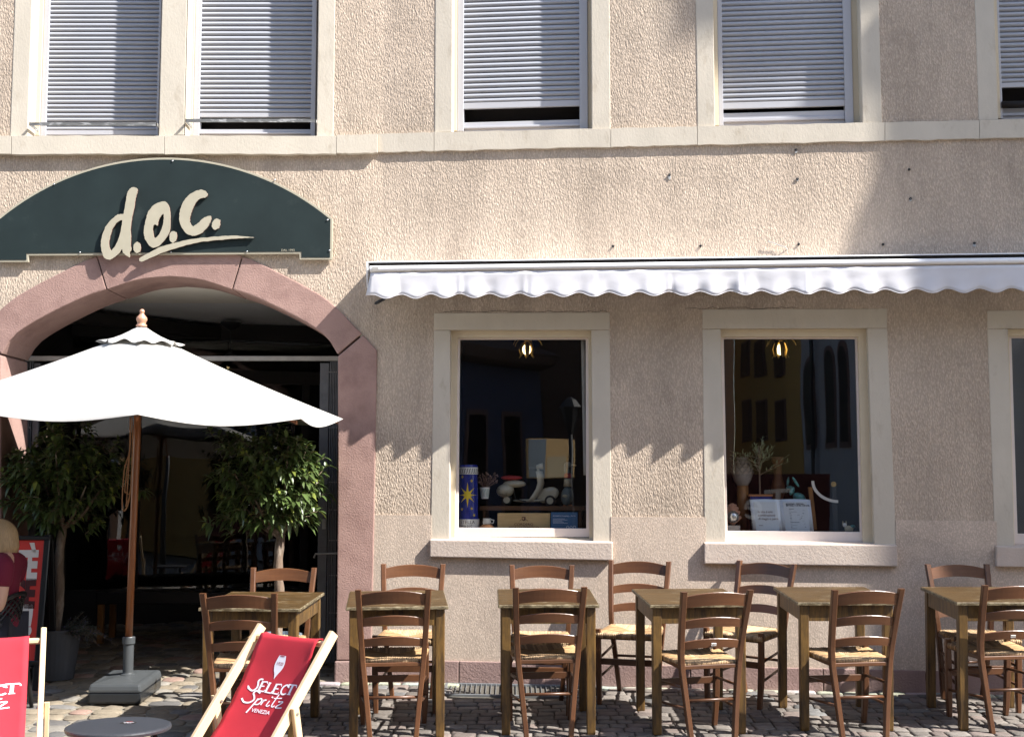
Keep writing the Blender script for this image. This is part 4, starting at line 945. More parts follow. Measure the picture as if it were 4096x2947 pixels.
    m.add(vs, fs); so_ = m.build('sling', 'red_cloth', rt, smooth=True, fix=False); md = so_.modifiers.new('thick', 'SOLIDIFY'); md.thickness = 0.002; md.offset = 0
    kx, ky = wid * 1.44, 0.52; s0 = 0.188
    PW.build('white_print', 'print_white', lambda x, y: sling(x * kx + 0.002, s0 - y * ky, 0.0028), so_)
    PR.build('red_print', 'print_red', lambda x, y: sling(x * kx + 0.002, s0 - y * ky, 0.0034), so_)
    PW.build('print_show_through', 'print_white', lambda x, y: sling(x * kx + 0.002, s0 - y * ky, -0.0028), so_)
    return rt
TLp = CAM + ray(1034, 2508) * (6.17 / ray(1034, 2508).y); TRp = CAM + ray(1336, 2549) * (5.83 / ray(1336, 2549).y)
make_deckchair('red deck chair with white lettering, between round side table and dining tables', TLp, TRp)
TR2 = CAM + ray(186, 2528) * (6.02 / ray(186, 2528).y); TL2 = TR2 + V((-0.565, -0.19, 0))
make_deckchair('red deck chair cut off by the left edge of the photo', TL2, TR2, (0.56, 0.83))
# ================================================================== SIDE TABLE
stc = at_y(474, 2910, 5.83); st = thing('side_table', 'small round dark grey metal side table between the deck chairs', 'side table', (stc.x, stc.y, gz(stc.y)))
m = MB(); m.lathe([(0.001, 0.012), (0.215, 0.012), (0.2235, 0.009), (0.2255, 0.003), (0.2235, -0.006), (0.215, -0.010), (0.001, -0.008)], stc, 48); m.build('table_top', 'table_grey', st, smooth=False, bevel=0)
for k in range(3):
    a = math.radians(20 + 120 * k); d = V((math.cos(a), math.sin(a), 0)); MB().tube([stc + d * 0.15 - V((0, 0, 0.005)), V((stc.x + d.x * 0.2, stc.y + d.y * 0.2, gz(stc.y + d.y * 0.2) + 0.0))], 0.011, 10).build('leg', 'table_grey', st, smooth=True)
skc = on_ground(513, 2886, stc.z + 0.0125 - gz(stc.y)); skc.z = stc.z + 0.0127
m = MB(); m.add([skc + V((0.036 * math.cos(a), 0.034 * math.sin(a), 0)) for a in [2 * math.pi * k / 24 for k in range(24)]], [tuple(range(24))]); sk = m.build('sticker', 'print_black', st, fix=False)
fl = Flat(); fl.add(flat_text('SELF', 0.016), dy=0.002); fl.add(flat_text('SERVICE', 0.013), dy=-0.012)
fl.build('sticker_lettering', 'print_white', lambda x, y: skc + V((-x, -y, 0.0008)), sk)
fl = Flat(); fl.add(ribbon([(-0.014, 0.0), (0.014, 0.0)], 0.004)); fl.build('sticker_stripe', 'board_red', lambda x, y: skc + V((x, 0.021 + y, 0.0008)), sk)
# ================================================================== DINING TABLES
def make_table(mw, md_, r):
    rt = thing('dining_table', 'x', 'table', (0, 0, 0), 'wooden dining tables set before the house', world=False)
    W, D, Hh = mw / 2, md_ / 2, 0.75
    m = MB(); m.box((0, 0, Hh - 0.0105), (W * 2, D * 2, 0.021)); o = m.build('table_top', 'table_top_wood', rt, bevel=0.005)
    # worn edge: the four edges are lipped separately
    for a, b, ax in (((-W, -D), (W, -D), (0, 1, 0)), ((W, -D), (W, D), (1, 0, 0)), ((W, D), (-W, D), (0, 1, 0)), ((-W, D), (-W, -D), (1, 0, 0))):
        MB().rsweep([V((a[0], a[1], Hh - 0.011)), V((b[0], b[1], Hh - 0.011))], 0.007, 0.019, ax, (0, 0, 1), 0.9).build('worn_edge', 'table_edge_wood', o)
    L_ = 0.054
    for sx in (-1, 1):
        for sy in (-1, 1):
            cx_, cy_ = sx * (W - 0.016 - L_ / 2), sy * (D - 0.016 - L_ / 2)
            MB().rsweep([V((cx_, cy_, 0)), V((cx_, cy_, 0.012)), V((cx_, cy_, Hh - 0.022))], [L_ * 0.86, L_ * 0.92, L_], [L_ * 0.86, L_ * 0.92, L_], (1, 0, 0), (0, 1, 0), 0.16).build('leg', 'table_leg_wood', rt)
    for sy in (-1, 1):
        MB().box((0, sy * (D - 0.016 - 0.016), Hh - 0.022 - 0.046), ((W - 0.016 - L_) * 2 + 0.004, 0.02, 0.092)).build('apron', 'table_leg_wood', rt, bevel=0.002)
    for sx in (-1, 1):
        MB().box((sx * (W - 0.016 - 0.016), 0, Hh - 0.022 - 0.046), (0.02, (D - 0.016 - L_) * 2 + 0.004, 0.092)).build('apron', 'table_leg_wood', rt, bevel=0.002)
    return rt
def place(o, p, yaw):
    o.location = (p.x, p.y, gz(p.y)); o.rotation_euler = (Matrix.Rotation(SL, 3, 'X') @ Matrix.Rotation(yaw, 3, 'Z')).to_euler()
TW, TD = 0.578, 0.70
TABS = [((801.6, 2426), (1188, 2429), None, 'worn wooden dining table before the open gateway, leftmost of the row'),
        ((1388.5, 2424), (1775.4, 2419), None, 'worn wooden dining table standing before the right gateway jamb'),
        ((1994.7, 2414), (2388.7, 2413), None, 'worn wooden dining table below the window with the scooter model'),
        ((2598, 2414), None, (2527.6, 2352.7), 'worn wooden dining table below the wall between the two display windows'),
        ((3184.7, 2404), None, (3097.5, 2348.4), 'worn wooden dining table below the window with the open menu'),
        ((3817.6, 2404), None, (3680, 2345), 'worn wooden dining table cut off by the right edge')]
tproto = make_table(TW, TD, 0); TP = []
for i, (a, b, c, lab) in enumerate(TABS):
    o = tproto if i == 0 else copy_tree(tproto)
    A_ = on_ground(a[0], a[1], 0.75)
    if b: d = on_ground(b[0], b[1], 0.75) - A_; yaw = math.atan2(d.y, d.x)
    else: d = on_ground(c[0], c[1], 0.75) - A_; yaw = math.atan2(d.y, d.x) - math.pi / 2
    yaw = max(-0.12, min(0.12, yaw)); ct = A_ + V((math.cos(yaw), math.sin(yaw), 0)) * TW / 2 + V((-math.sin(yaw), math.cos(yaw), 0)) * TD / 2
    place(o, ct, yaw); o['label'] = lab; TP.append((ct, yaw)); print('table', i, [round(q, 2) for q in ct], round(math.degrees(yaw), 1))
# ================================================================== CHAIRS
def make_chair():
    rt = thing('rush_seat_chair', 'x', 'chair', (0, 0, 0), 'brown ladder-back chairs with rush seats', world=False)
    X, Y, Z = V((1, 0, 0)), V((0, 1, 0)), V((0, 0, 1))
    def post(z):                                       # centre line of a back post
        P = [(0.0, 0.128, -0.040), (0.25, 0.152, -0.012), (0.45, 0.173, 0.0), (0.62, 0.184, -0.035), (0.86, 0.197, -0.112)]
        for a, b in zip(P[:-1], P[1:]):
            if z <= b[0]: t = (z - a[0]) / (b[0] - a[0]); return lerp(a[1], b[1], t), lerp(a[2], b[2], t)
        return P[-1][1], P[-1][2]
    for s in (-1, 1):
        pts = smooth_path([(s * 0.128, -0.040, 0), (s * 0.152, -0.012, 0.25), (s * 0.173, 0, 0.45), (s * 0.184, -0.035, 0.62), (s * 0.197, -0.112, 0.862)], 4)
        MB().rsweep(pts, [lerp(0.029, 0.034, k / (len(pts) - 1)) for k in range(len(pts))], [0.034 + 0.006 * math.sin(math.pi * k / (len(pts) - 1)) for k in range(len(pts))], X, Y, 0.3).build('back_post', 'chair_wood', rt)
        pts = smooth_path([(s * 0.182, 0.395, 0), (s * 0.190, 0.385, 0.20), (s * 0.192, 0.385, 0.475)], 4)
        MB().rsweep(pts, [0.027, 0.03, 0.033, 0.036, 0.037, 0.037, 0.036, 0.036, 0.033], 0.034, X, Y, 0.35).build('front_leg', 'chair_wood', rt)
        for zf, zr in ((0.285, 0.315), (0.165, 0.195)):
            xr, yr = post(zr); MB().tube([V((s * 0.189, 0.385, zf)), V((s * xr, yr, zr))], [0.0085, 0.0085], 8).build('side_stretcher', 'chair_wood', rt, smooth=True)
        xr, yr = post(0.43); MB().rsweep([V((s * 0.188, 0.375, 0.425)), V((s * xr, 0.0, 0.425))], 0.018, 0.022, X, Z).build('seat_rail', 'chair_wood', rt)
    MB().rsweep([V((-0.182, 0.385, 0.27)), V((0.182, 0.385, 0.27))], 0.016, 0.040, Y, Z, 0.3).build('front_stretcher', 'chair_wood', rt)
    MB().rsweep([V((-0.182, 0.385, 0.424)), V((0.182, 0.385, 0.424))], 0.018, 0.026, Y, Z, 0.3).build('seat_rail', 'chair_wood', rt)
    xr, yr = post(0.24); MB().tube([V((-xr, yr, 0.24)), V((xr, yr, 0.24))], 0.009, 8).build('rear_stretcher', 'chair_wood', rt, smooth=True)
    xr, yr = post(0.425); MB().rsweep([V((-xr, yr, 0.424)), V((xr, yr, 0.424))], 0.018, 0.022, Y, Z, 0.3).build('seat_rail', 'chair_wood', rt)
    for zc, h, arch in ((0.800, 0.066, 0.020), (0.668, 0.048, 0.018), (0.548, 0.046, 0.016)):
        xr, yr = post(zc); xr -= 0.006; rings = []; N = 12
        for k in range(N + 1):
            t = -1 + 2 * k / N; x = xr * t; bow = -0.022 * (1 - t * t); up = arch * (1 - t * t); lean = -0.28
            r_ = []
            hh = h * (1 + 0.14 * (1 - t * t))
            for a, b in ((-0.006, -hh / 2), (0.006, -hh / 2), (0.006, hh / 2 - 0.003), (0.003, hh / 2), (-0.003, hh / 2), (-0.006, hh / 2 - 0.003)):
                r_.append(V((x, yr + bow + a + lean * (b + up), zc + up + b)))
            rings.append(r_)
        m = MB(); m.sweep(rings); m.build('slat', 'chair_slat', rt)
    # rush seat
    C = [V((-0.207, 0.405, 0.452)), V((0.207, 0.405, 0.452)), V((0.172, 0.010, 0.452)), V((-0.172, 0.010, 0.452))]; ctr = sum(C, V()) / 4; ctr.z = 0.441
    r = random.Random(5); m = MB(); tint = []
    for e in range(4):
        a, b = C[e], C[(e + 1) % 4]; N = 34; outn = ((a + b) / 2 - ctr); outn.z = 0; outn.normalize()
        base_c = [(0.42, 0.29, 0.165), (0.36, 0.22, 0.105), (0.42, 0.29, 0.165), (0.36, 0.22, 0.105)][e]
        for k in range(N):
            j = r.uniform(-0.0015, 0.0015); cc = r.uniform(0.5, 1.3); tn = tuple(q * cc for q in base_c)
            col = []
            for w_, hz in ((0.0, -0.0045), (0.5, 0.0012), (1.0, -0.0045)):
                t = (k + w_) / N; E = lerp(a, b, t); I = lerp(a, ctr, 2 * t) if t < 0.5 else lerp(b, ctr, 2 * (1 - t))
                I = I + V((0, 0, -0.001)); dz = V((0, 0, hz + j)); on = outn * (hz + j)
                mid_ = lerp(E, I, 0.35) + V((0, 0, 0.003))
                col.append([E + V((0, 0, -0.036)) - outn * 0.012 - dz, E + V((0, 0, -0.026)) + outn * 0.002 + on, E + V((0, 0, -0.008)) + outn * 0.004 + on, E + dz - outn * 0.004 + V((0, 0, 0.002)), mid_ + dz, I + dz * 0.5])
            vs = [q for c_ in col for q in c_]; n = 6
            m.add(vs, [(c_ * n + i, (c_ + 1) * n + i, (c_ + 1) * n + i + 1, c_ * n + i + 1) for c_ in range(2) for i in range(n - 1)]); tint += [tn] * len(vs)
    # closing sheet under the strands
    o = m.build('rush_seat', 'rush', rt, smooth=True, fix=False, attr=tint); o['kind'] = 'stuff'
    m = MB(); m.add([c + V((0, 0, -0.024)) + (ctr - c) * 0.04 for c in C] + [c + V((0, 0, -0.034)) + (ctr - c) * 0.1 for c in C], [(0, 1, 2, 3), (4, 5, 6, 7)]); m.build('seat_core', 'rope', rt, fix=False)
    return rt
cproto = make_chair(); first = True
CH = [(((821.5, 2373), (1087, 2373)), 1, 'chair with its back to us at the leftmost table, behind the red deck chair'),
      (((1443, 2358.7), (1703, 2356)), 1, 'chair with its back to us at the table before the right gateway jamb'),
      (((2065, 2350.7), (2334.4, 2347.6)), 1, 'chair with its back to us at the table below the scooter window'),
      (((2731.7, 2367.4), (3005, 2358.7)), 1, 'chair with small white slat plate, back to us, at the fourth table'),
      (((3331.5, 2359.5), (3613, 2354)), 1, 'chair with its back to us at the table below the menu window'),
      (((3931, 2340.5), (4206, 2336)), 1, 'chair with small white plate on its slat, cut off by the right edge'),
      (((1023, 2270), (1247, 2271)), -1, 'chair facing us behind the leftmost table, before the potted tree'),
      (((1541, 2255.6), (1765, 2256)), -1, 'chair facing us against the wall beside the gateway jamb'),
      (((2053, 2259), (2282, 2260.6)), -1, 'chair facing us under the sill of the scooter window'),
      (((2449, 2240), (2670, 2246)), -1, 'chair facing us by the wall between the two display windows'),
      (((2947, 2232), (3152, 2246)), -1, 'turned chair facing us under the left end of the menu window sill'),
      (((3699, 2257), (3957, 2256)), -1, 'chair facing us in the shade behind the table at the right edge')]
CHO = []
for i, ((l, r_), s, lab) in enumerate(CH):
    o = cproto if first else copy_tree(cproto); first = False
    A_, B_ = on_ground(l[0], l[1], 0.862), on_ground(r_[0], r_[1], 0.862); mid = (A_ + B_) / 2; d = (B_ - A_) * s; yaw = math.atan2(d.y, d.x)
    R_ = Matrix.Rotation(SL, 3, 'X') @ Matrix.Rotation(yaw, 3, 'Z'); org = mid - R_ @ V((0, -0.112, 0.862))
    if s < 0:                                           # keep clear of the wall
        tip = org + R_ @ V((0, -0.135, 0.862)); lim = min(wallY(A_.x), wallY(B_.x)) - 0.035
        m_ = max((org + R_ @ V((x, -0.14, 0.862))).y - wallY((org + R_ @ V((x, -0.14, 0.862))).x) for x in (-0.21, 0.21))
        if m_ > -0.03: org.y -= (m_ + 0.03)
    org.z = gz(org.y); o.location = org; o.rotation_euler = R_.to_euler(); o['label'] = 'brown ' + lab; CHO.append((o, R_, org))
    print('chair', i, [round(q, 2) for q in org], round(math.degrees(yaw), 1), round(d.length, 3))
for i in (3, 5):                                        # little maker's plates on a slat
    o, R_, org = CHO[i]
    m = MB(); m.box((0.0, -0.0555, 0.556), (0.030, 0.004, 0.017), Matrix.Rotation(0.27, 3, 'X')); pl = m.build('maker_plate', 'board_white', o, bevel=0.001)
    fl = Flat(); fl.add(flat_text('VEGA', 0.0115, sx=0.9), dy=-0.004)
    rr = Matrix.Rotation(0.27, 3, 'X'); fl.build('plate_lettering', 'print_black', lambda x, y: V((0.0, -0.0555, 0.556)) + rr @ V((x, -0.0028, y)), pl)
# ================================================================== TREES
def leaf(m, tint, p, d, up, L_, w, col, droop=0.5):
    d = d.normalized(); s = d.cross(up); s = s.normalized() if s.length > 1e-4 else d.orthogonal().normalized(); n = s.cross(d)
    def q(t, x, h): 
        return p + d * (L_ * t) + s * (w * x) + n * (h * w) + V((0, 0, -droop * L_ * t * t))
    vs = [q(0, 0, 0), q(0.33, -0.46, 0.16), q(0.36, 0, 0), q(0.33, 0.46, 0.16), q(0.7, -0.33, 0.12), q(0.72, 0, 0), q(0.7, 0.33, 0.12), q(1.0, 0, -0.02)]
    b = len(m.v); m.v += vs
    m.f += [tuple(i + b for i in f) for f in ((0, 2, 1), (0, 3, 2), (1, 2, 5, 4), (2, 3, 6, 5), (4, 5, 7), (5, 6, 7))]; tint += [col] * 8
def make_tree(label, foot, trunk_top, ctr, rad, seed, twigs, group):
    r = random.Random(seed); rt = thing('potted_tree', label, 'tree', foot, group)
    m = MB(); pts = smooth_path([foot + V((0, 0, 0.30)), lerp(foot + V((0, 0, .3)), trunk_top, 0.35) + V((0.012, 0, 0)), lerp(foot + V((0, 0, .3)), trunk_top, 0.7) + V((-0.012, 0, 0)), trunk_top], 5)
    m.tube(pts, [lerp(0.034, 0.030, k / (len(pts) - 1)) * (1 + 0.08 * math.sin(k * 2.1)) for k in range(len(pts))], 10)
    for k in range(7):
        a = k * 0.9 + r.uniform(-0.3, 0.3); e = ctr + V((math.cos(a) * rad[0] * 0.62, math.sin(a) * rad[1] * 0.62, rad[2] * r.uniform(-0.35, 0.6)))
        s0 = trunk_top - V((0, 0, r.uniform(0.0, 0.05))); md_ = lerp(s0, e, 0.45) + V((0, 0, -0.05)); bp = smooth_path([s0, md_, e], 5)
        m.tube(bp, [lerp(0.017, 0.004, i / (len(bp) - 1)) for i in range(len(bp))], 7)
    m.build('trunk', 'bark', rt, smooth=True)
    m = MB(); tint = []; tw = MB()
    for k in range(twigs):
        while True:
            q = V((r.uniform(-1, 1), r.uniform(-1, 1), r.uniform(-1, 1)))
            if q.length <= 1 and r.random() < 0.25 + 0.75 * q.length ** 2: break
        lump = 1 + 0.34 * noise.noise(q * 1.9 + V((seed, 0, 0))) + 0.16 * noise.noise(q * 4.5)
        if noise.noise(q * 2.6 + V((0, seed, 3))) < -0.26: continue
        if r.random() < 0.06: lump += r.uniform(0.08, 0.22)
        if q.z < -0.55 and r.random() < 0.5: continue
        c = ctr + V((q.x * rad[0], q.y * rad[1], q.z * rad[2])) * lump
        out = (V((q.x, q.y, q.z * 0.6 + 0.45)) + V((r.uniform(-.5, .5), r.uniform(-.5, .5), r.uniform(-.3, .5)))).normalized()
        tl = r.uniform(0.06, 0.12); tw.tube([c - out * tl, c], [0.0025, 0.0015], 4)
        nl = r.randint(8, 11)
        for i in range(nl):
            f = i / nl; ang_ = i * 2.4 + r.random(); sd = out.orthogonal().normalized(); sd = (Matrix.Rotation(ang_, 3, out) @ sd)
            d = out * (0.35 + 0.5 * f) + sd * (0.95 - 0.35 * f) + V((0, 0, -0.12)); p = c - out * tl * (1 - f)
            k_ = r.uniform(0.65, 1.3); young = f > 0.75 and r.random() < 0.55
            col = (0.19 * k_, 0.23 * k_, 0.045 * k_) if young else (0.075 * k_, 0.112 * k_, 0.034 * k_)
            L_ = r.uniform(0.060, 0.095) * (0.75 if young else 1); leaf(m, tint, p, d, V((0, 0, 1)), L_, L_ * r.uniform(0.40, 0.5), col, r.uniform(0.25, 0.6))
    m.build('crown', 'leaf', rt, smooth=True, fix=False, attr=tint); o = tw.build('twigs', 'bark', rt, fix=False); o['kind'] = 'stuff'
    return rt
def pot(rt, c, r0, r1, h, mt):
    m = MB(); m.lathe([(0.001, 0.0), (r0, 0.0), (r0 * 1.01, 0.01), (r1, h - 0.02), (r1 * 1.02, h - 0.01), (r1 * 1.02, h), (r1 * 0.93, h), (r1 * 0.92, h - 0.05), (0.001, h - 0.05)], c, 32); p = m.build('pot', mt, rt, smooth=False); 
    return p
y1 = 9.36; f1 = V(((246 - CX) * y1 / FP, y1, gz(y1)))
t1 = make_tree('dark bay-like tree in a grey pot behind the red advertising board', f1, V((f1.x + 0.035, y1, 1.16)), V((f1.x + 0.03, y1, 1.50)), (0.43, 0.36, 0.41), 4, 330, 'potted trees flanking the gateway'); pot(t1, f1, 0.135, 0.178, 0.345, 'pot_grey')
y2 = 9.13; f2 = V(((1120 - CX) * y2 / FP, y2, gz(y2)))
t2 = make_tree('partly sunlit bay-like tree in a pot at the right gateway jamb', f2, V((f2.x + 0.02, y2, 1.10)), V((f2.x - 0.075, y2, 1.49)), (0.41, 0.34, 0.41), 9, 330, 'potted trees flanking the gateway'); pot(t2, f2, 0.13, 0.17, 0.345, 'pot_blue')
# rosemary spilling from the left pot
rr = random.Random(2); rs = thing('rosemary', 'small-leaved rosemary spilling over the grey pot of the left tree', 'plant', f1 + V((0.1, 0, 0.33)))
m = MB(); tint = []; stm = MB()
for k in range(70):
    a = rr.uniform(-0.9, 1.1); rad_ = rr.uniform(0.02, 0.15); b0 = f1 + V((rad_ * math.cos(a) * 1.0 + 0.02, -rad_ * math.sin(a), 0.30)); L_ = rr.uniform(0.12, 0.26)
    d = V((rr.uniform(0.1, 0.8), rr.uniform(-0.6, 0.4), rr.uniform(0.3, 1.0))).normalized(); dr = rr.uniform(0.1, 0.9)
    pts = [b0 + d * (L_ * t) + V((0.05 * t * t * dr * 2, 0, -dr * L_ * t * t * 1.1)) for t in (0, .25, .5, .75, 1)]
    stm.tube(pts, 0.0011, 4)
    for i in range(34):
        t = i / 34; j = int(t * 4); q = lerp(pts[j], pts[j + 1], t * 4 - j); dd = V((rr.uniform(-1, 1), rr.uniform(-1, 1), rr.uniform(-.4, 1)))
        kk = rr.uniform(0.7, 1.4); leaf(m, tint, q, dd, V((0, 0, 1)), rr.uniform(0.018, 0.03), 0.008, (0.06 * kk, 0.075 * kk, 0.06 * kk) if rr.random() > 0.15 else (0.14, 0.13, 0.22), 0.1)
m.build('leaves', 'leaf', rs, fix=False, attr=tint); stm.build('stems', 'bark', rs, fix=False)
# ================================================================== ADVERTISING BOARD
ab0 = on_ground(184, 2743); XRb = ab0.x; 
ab = thing('advertising_board', 'red and black sandwich board with big white and dark letters beside seated person', 'sign board', (XRb - 0.3, 8.95, gz(8.95)))
def abp(x, h, off=0.0): 
    return V((XRb + x, 8.95 + 0.14 * h - off, gz(8.95) + h))
BW, BHt = 0.66, 1.03
for nm, a, b, ax, ay in (('frame_rail', (-BW, BHt - 0.02), (0, BHt - 0.02), (0, 1, 0), (0, 0, 1)), ('frame_rail', (-BW, 0.18), (0, 0.18), (0, 1, 0), (0, 0, 1)), ('frame_stile', (-0.02, 0.0), (-0.02, BHt), (1, 0, 0), (0, 1, 0)), ('frame_stile', (-BW + 0.02, 0.0), (-BW + 0.02, BHt), (1, 0, 0), (0, 1, 0))):
    MB().rsweep([abp(*a), abp(*b)], 0.042, 0.030, ax, ay, 0.4).build(nm, 'board_frame', ab)
m = MB(); m.hexa([abp(-BW + 0.03, 0.19, 0.002), abp(-0.03, 0.19, 0.002), abp(-0.03, BHt - 0.03, 0.002), abp(-BW + 0.03, BHt - 0.03, 0.002)], [abp(-BW + 0.03, 0.19, -0.008), abp(-0.03, 0.19, -0.008), abp(-0.03, BHt - 0.03, -0.008), abp(-BW + 0.03, BHt - 0.03, -0.008)]); pn = m.build('poster', 'board_red', ab)
for tx, sy, mt in (('FÈ', 2312, 'board_white'), ('CE', 2426, 'board_dark'), ('RE!', 2529, 'board_white')):
    fl = Flat(); fl.add(flat_text(tx, 0.255, align='RIGHT', sx=0.56, bold=0.014))
    q = at_y(171 if tx != 'RE!' else 174, sy, 9.0); h0 = q.z - gz(8.95); fl.build('board_lettering', mt, lambda x, y: abp(-0.075 + x, h0 + y, 0.005), pn)
for x in (-0.02, -BW + 0.02):
    MB().rsweep([V((XRb + x + 0.012, 9.27 - 0.0, gz(9.27))), abp(x + 0.012, BHt - 0.03, -0.03)], 0.040, 0.028, (1, 0, 0), (0, 1, 0)).build('rear_leg', 'board_frame', ab)
m = MB(); m.hexa([V((XRb - 0.02, 9.25, gz(9.25) + 0.1)), V((XRb - BW + 0.02, 9.25, gz(9.25) + 0.1)), abp(-BW + 0.02, BHt - 0.06, -0.04), abp(-0.02, BHt - 0.06, -0.04)], [V((XRb - 0.02, 9.26, gz(9.25) + 0.1)), V((XRb - BW + 0.02, 9.26, gz(9.25) + 0.1)), abp(-BW + 0.02, BHt - 0.06, -0.05), abp(-0.02, BHt - 0.06, -0.05)]); m.build('rear_panel', 'board_frame', ab)
# ================================================================== SEATED PERSON AND ARMCHAIR
YP = 8.2; gP = gz(YP)
def pw(sx, sy, dy=0.0): return at_y(sx, sy, YP + dy)
pe = thing('person', 'seated person with blonde bob, dark red T-shirt and beads, at the left edge', 'person', (-3.2, YP, gP))
def skin_mesh(name, chain, edges, mt, sub=2):
    me = bpy.data.meshes.new(name); me.from_pydata([c[0] for c in chain], edges, []); o = link(name, me, pe)
    sk = o.modifiers.new('skin', 'SKIN'); sk.use_smooth_shade = True
    for i, c in enumerate(chain): me.skin_vertices[0].data[i].radius = (c[1], c[2] if len(c) > 2 else c[1])
    me.skin_vertices[0].data[0].use_root = True
    ss = o.modifiers.new('sub', 'SUBSURF'); ss.levels = sub; ss.render_levels = sub
    me.materials.append(M[mt]); return o
hipx, neckx = -3.13, -3.155
shL = V((-3.085, YP - 0.18, 0.945)); shR = V((-3.125, YP + 0.17, 0.955)); elL = V((-3.09, YP - 0.215, 0.69)); elR = V((-3.2, YP + 0.22, 0.70)); wrL = V((-3.31, YP - 0.19, 0.715)); wrR = V((-3.44, YP + 0.1, 0.73))
hd = V((-3.195, YP, 1.115))
ch = [(V((hipx - .02, YP, 0.50)), .10, .15), (V((hipx - .02, YP, 0.66)), .078, .13), (V((-3.15, YP, 0.84)), .076, .145), (V((-3.145, YP, 0.95)), .06, .09), (V((-3.165, YP, 1.03)), .046, .046), (hd + V((0.01, 0, -0.02)), .078, .066), (hd + V((-0.005, 0, 0.04)), .075, .066),
      (shL, .055), (elL, .043), (wrL, .028), (wrL + V((-0.05, 0.01, 0.0)), .030, .018), (shR, .055), (elR, .043), (wrR, .028), (wrR + V((-0.05, -0.01, 0)), .03, .018),
      (V((hipx - .02, YP - .10, 0.49)), .085), (V((-3.54, YP - .11, 0.50)), .062), (V((-3.52, YP - .11, 0.12)), .042), (V((-3.60, YP - .11, 0.06)), .035, .03), (V((hipx - .02, YP + .10, 0.49)), .085), (V((-3.54, YP + .11, 0.50)), .062), (V((-3.52, YP + .11, 0.12)), .042), (V((-3.60, YP + .11, 0.06)), .035, .03)]
ed = [(0, 1), (1, 2), (2, 3), (3, 4), (4, 5), (5, 6), (3, 7), (7, 8), (8, 9), (9, 10), (3, 11), (11, 12), (12, 13), (13, 14), (0, 15), (15, 16), (16, 17), (17, 18), (0, 19), (19, 20), (20, 21), (21, 22)]
skin_mesh('body', ch, ed, 'skin')
def finger(hand, k, L_):
    b = hand + V((-0.045, 0.024 - k * 0.016, 0.0)); return [(b, .009), (b + V((-L_ * .5, 0, -0.004)), .0085), (b + V((-L_, 0, -0.018)), .0075)]
for hnd in (wrL, wrR):
    cc = []; ee = []
    for k, L_ in enumerate((0.062, 0.072, 0.068, 0.052)):
        b = len(cc); cc += finger(hnd, k, L_); ee += [(b, b + 1), (b + 1, b + 2)]
    for k in range(4): skin_mesh('finger', cc[3 * k:3 * k + 3], [(0, 1), (1, 2)], 'skin', 1)
    s_ = 1 if hnd is wrL else -1
    skin_mesh('thumb', [(hnd + V((-0.02, 0.02 * s_, 0.008)), .0105), (hnd + V((-0.045, 0.036 * s_, 0.012)), .010), (hnd + V((-0.065, 0.04 * s_, 0.008)), .0085)], [(0, 1), (1, 2)], 'skin', 1)
sh = [(V((hipx - .02, YP, 0.47)), .115, .165), (V((hipx - .02, YP, 0.66)), .092, .145), (V((-3.15, YP, 0.84)), .09, .16), (V((-3.142, YP, 0.955)), .072, .10), (V((-3.155, YP, 0.995)), .06, .062), (shL + V((0, 0, 0.005)), .072), (lerp(shL, elL, .55), .062), (shR + V((0, 0, .005)), .072), (lerp(shR, elR, .55), .062)]
skin_mesh('t_shirt', sh, [(0, 1), (1, 2), (2, 3), (3, 4), (3, 5), (5, 6), (3, 7), (7, 8)], 'shirt')
tr_ = [(V((hipx, YP, 0.48)), .128, .155), (V((hipx - .03, YP - .10, 0.49)), .095), (V((-3.55, YP - .11, 0.50)), .075), (V((-3.53, YP - .11, 0.14)), .06), (V((hipx - .03, YP + .10, 0.49)), .095), (V((-3.55, YP + .11, 0.50)), .075), (V((-3.53, YP + .11, 0.14)), .06)]
skin_mesh('trousers', tr_, [(0, 1), (1, 2), (2, 3), (0, 4), (4, 5), (5, 6)], 'trousers')
# bob: a capped shell with straight ends, open towards the face (the face looks left)
m = MB(); vs = []; fs = []; NA, NZ = 44, 14
for j in range(NA + 1):
    a = math.radians(-128 + 256 * j / NA)                 # 0 = back of the head (+x)
    st_ = 0.0022 * math.sin(j * 2.7) + 0.0015 * math.sin(j * 6.1)
    for i in range(NZ + 1):
        t = i / NZ
        if t < 0.5: th = t / 0.5 * math.pi / 2; rr_ = math.sin(th); z = 0.112 * math.cos(th)
        else: q = (t - 0.5) / 0.5; rr_ = 1.0 + 0.07 * math.sin(q * math.pi * 0.8); z = -q * (0.105 - 0.012 * (1 - math.cos(a)))
        ax_ = 0.115 if t < 0.5 else 0.115 - 0.012 * max(0, t - 0.8) * 5
        vs.append(hd + V((0.004 + (ax_ + st_) * rr_ * math.cos(a), (0.093 + st_) * rr_ * math.sin(a), z)))
for j in range(NA):
    for i in range(NZ): fs.append((j * (NZ + 1) + i, j * (NZ + 1) + i + 1, (j + 1) * (NZ + 1) + i + 1, (j + 1) * (NZ + 1) + i))
m.add(vs, fs); ho = m.build('hair', 'hair', pe, smooth=True, fix=False); md = ho.modifiers.new('thick', 'SOLIDIFY'); md.thickness = 0.012; md.offset = -1
m = MB()                                                   # face: nose, lips, ears, eyes
m.tube([hd + V((-0.078, 0, 0.012)), hd + V((-0.102, 0, -0.018)), hd + V((-0.083, 0, -0.024))], [0.007, 0.012, 0.008], 8); m.build('nose', 'skin', pe, smooth=True)
m = MB(); m.ball(hd + V((-0.078, 0, -0.052)), (0.010, 0.024, 0.007), 10); m.build('lips', 'shirt', pe, smooth=True)
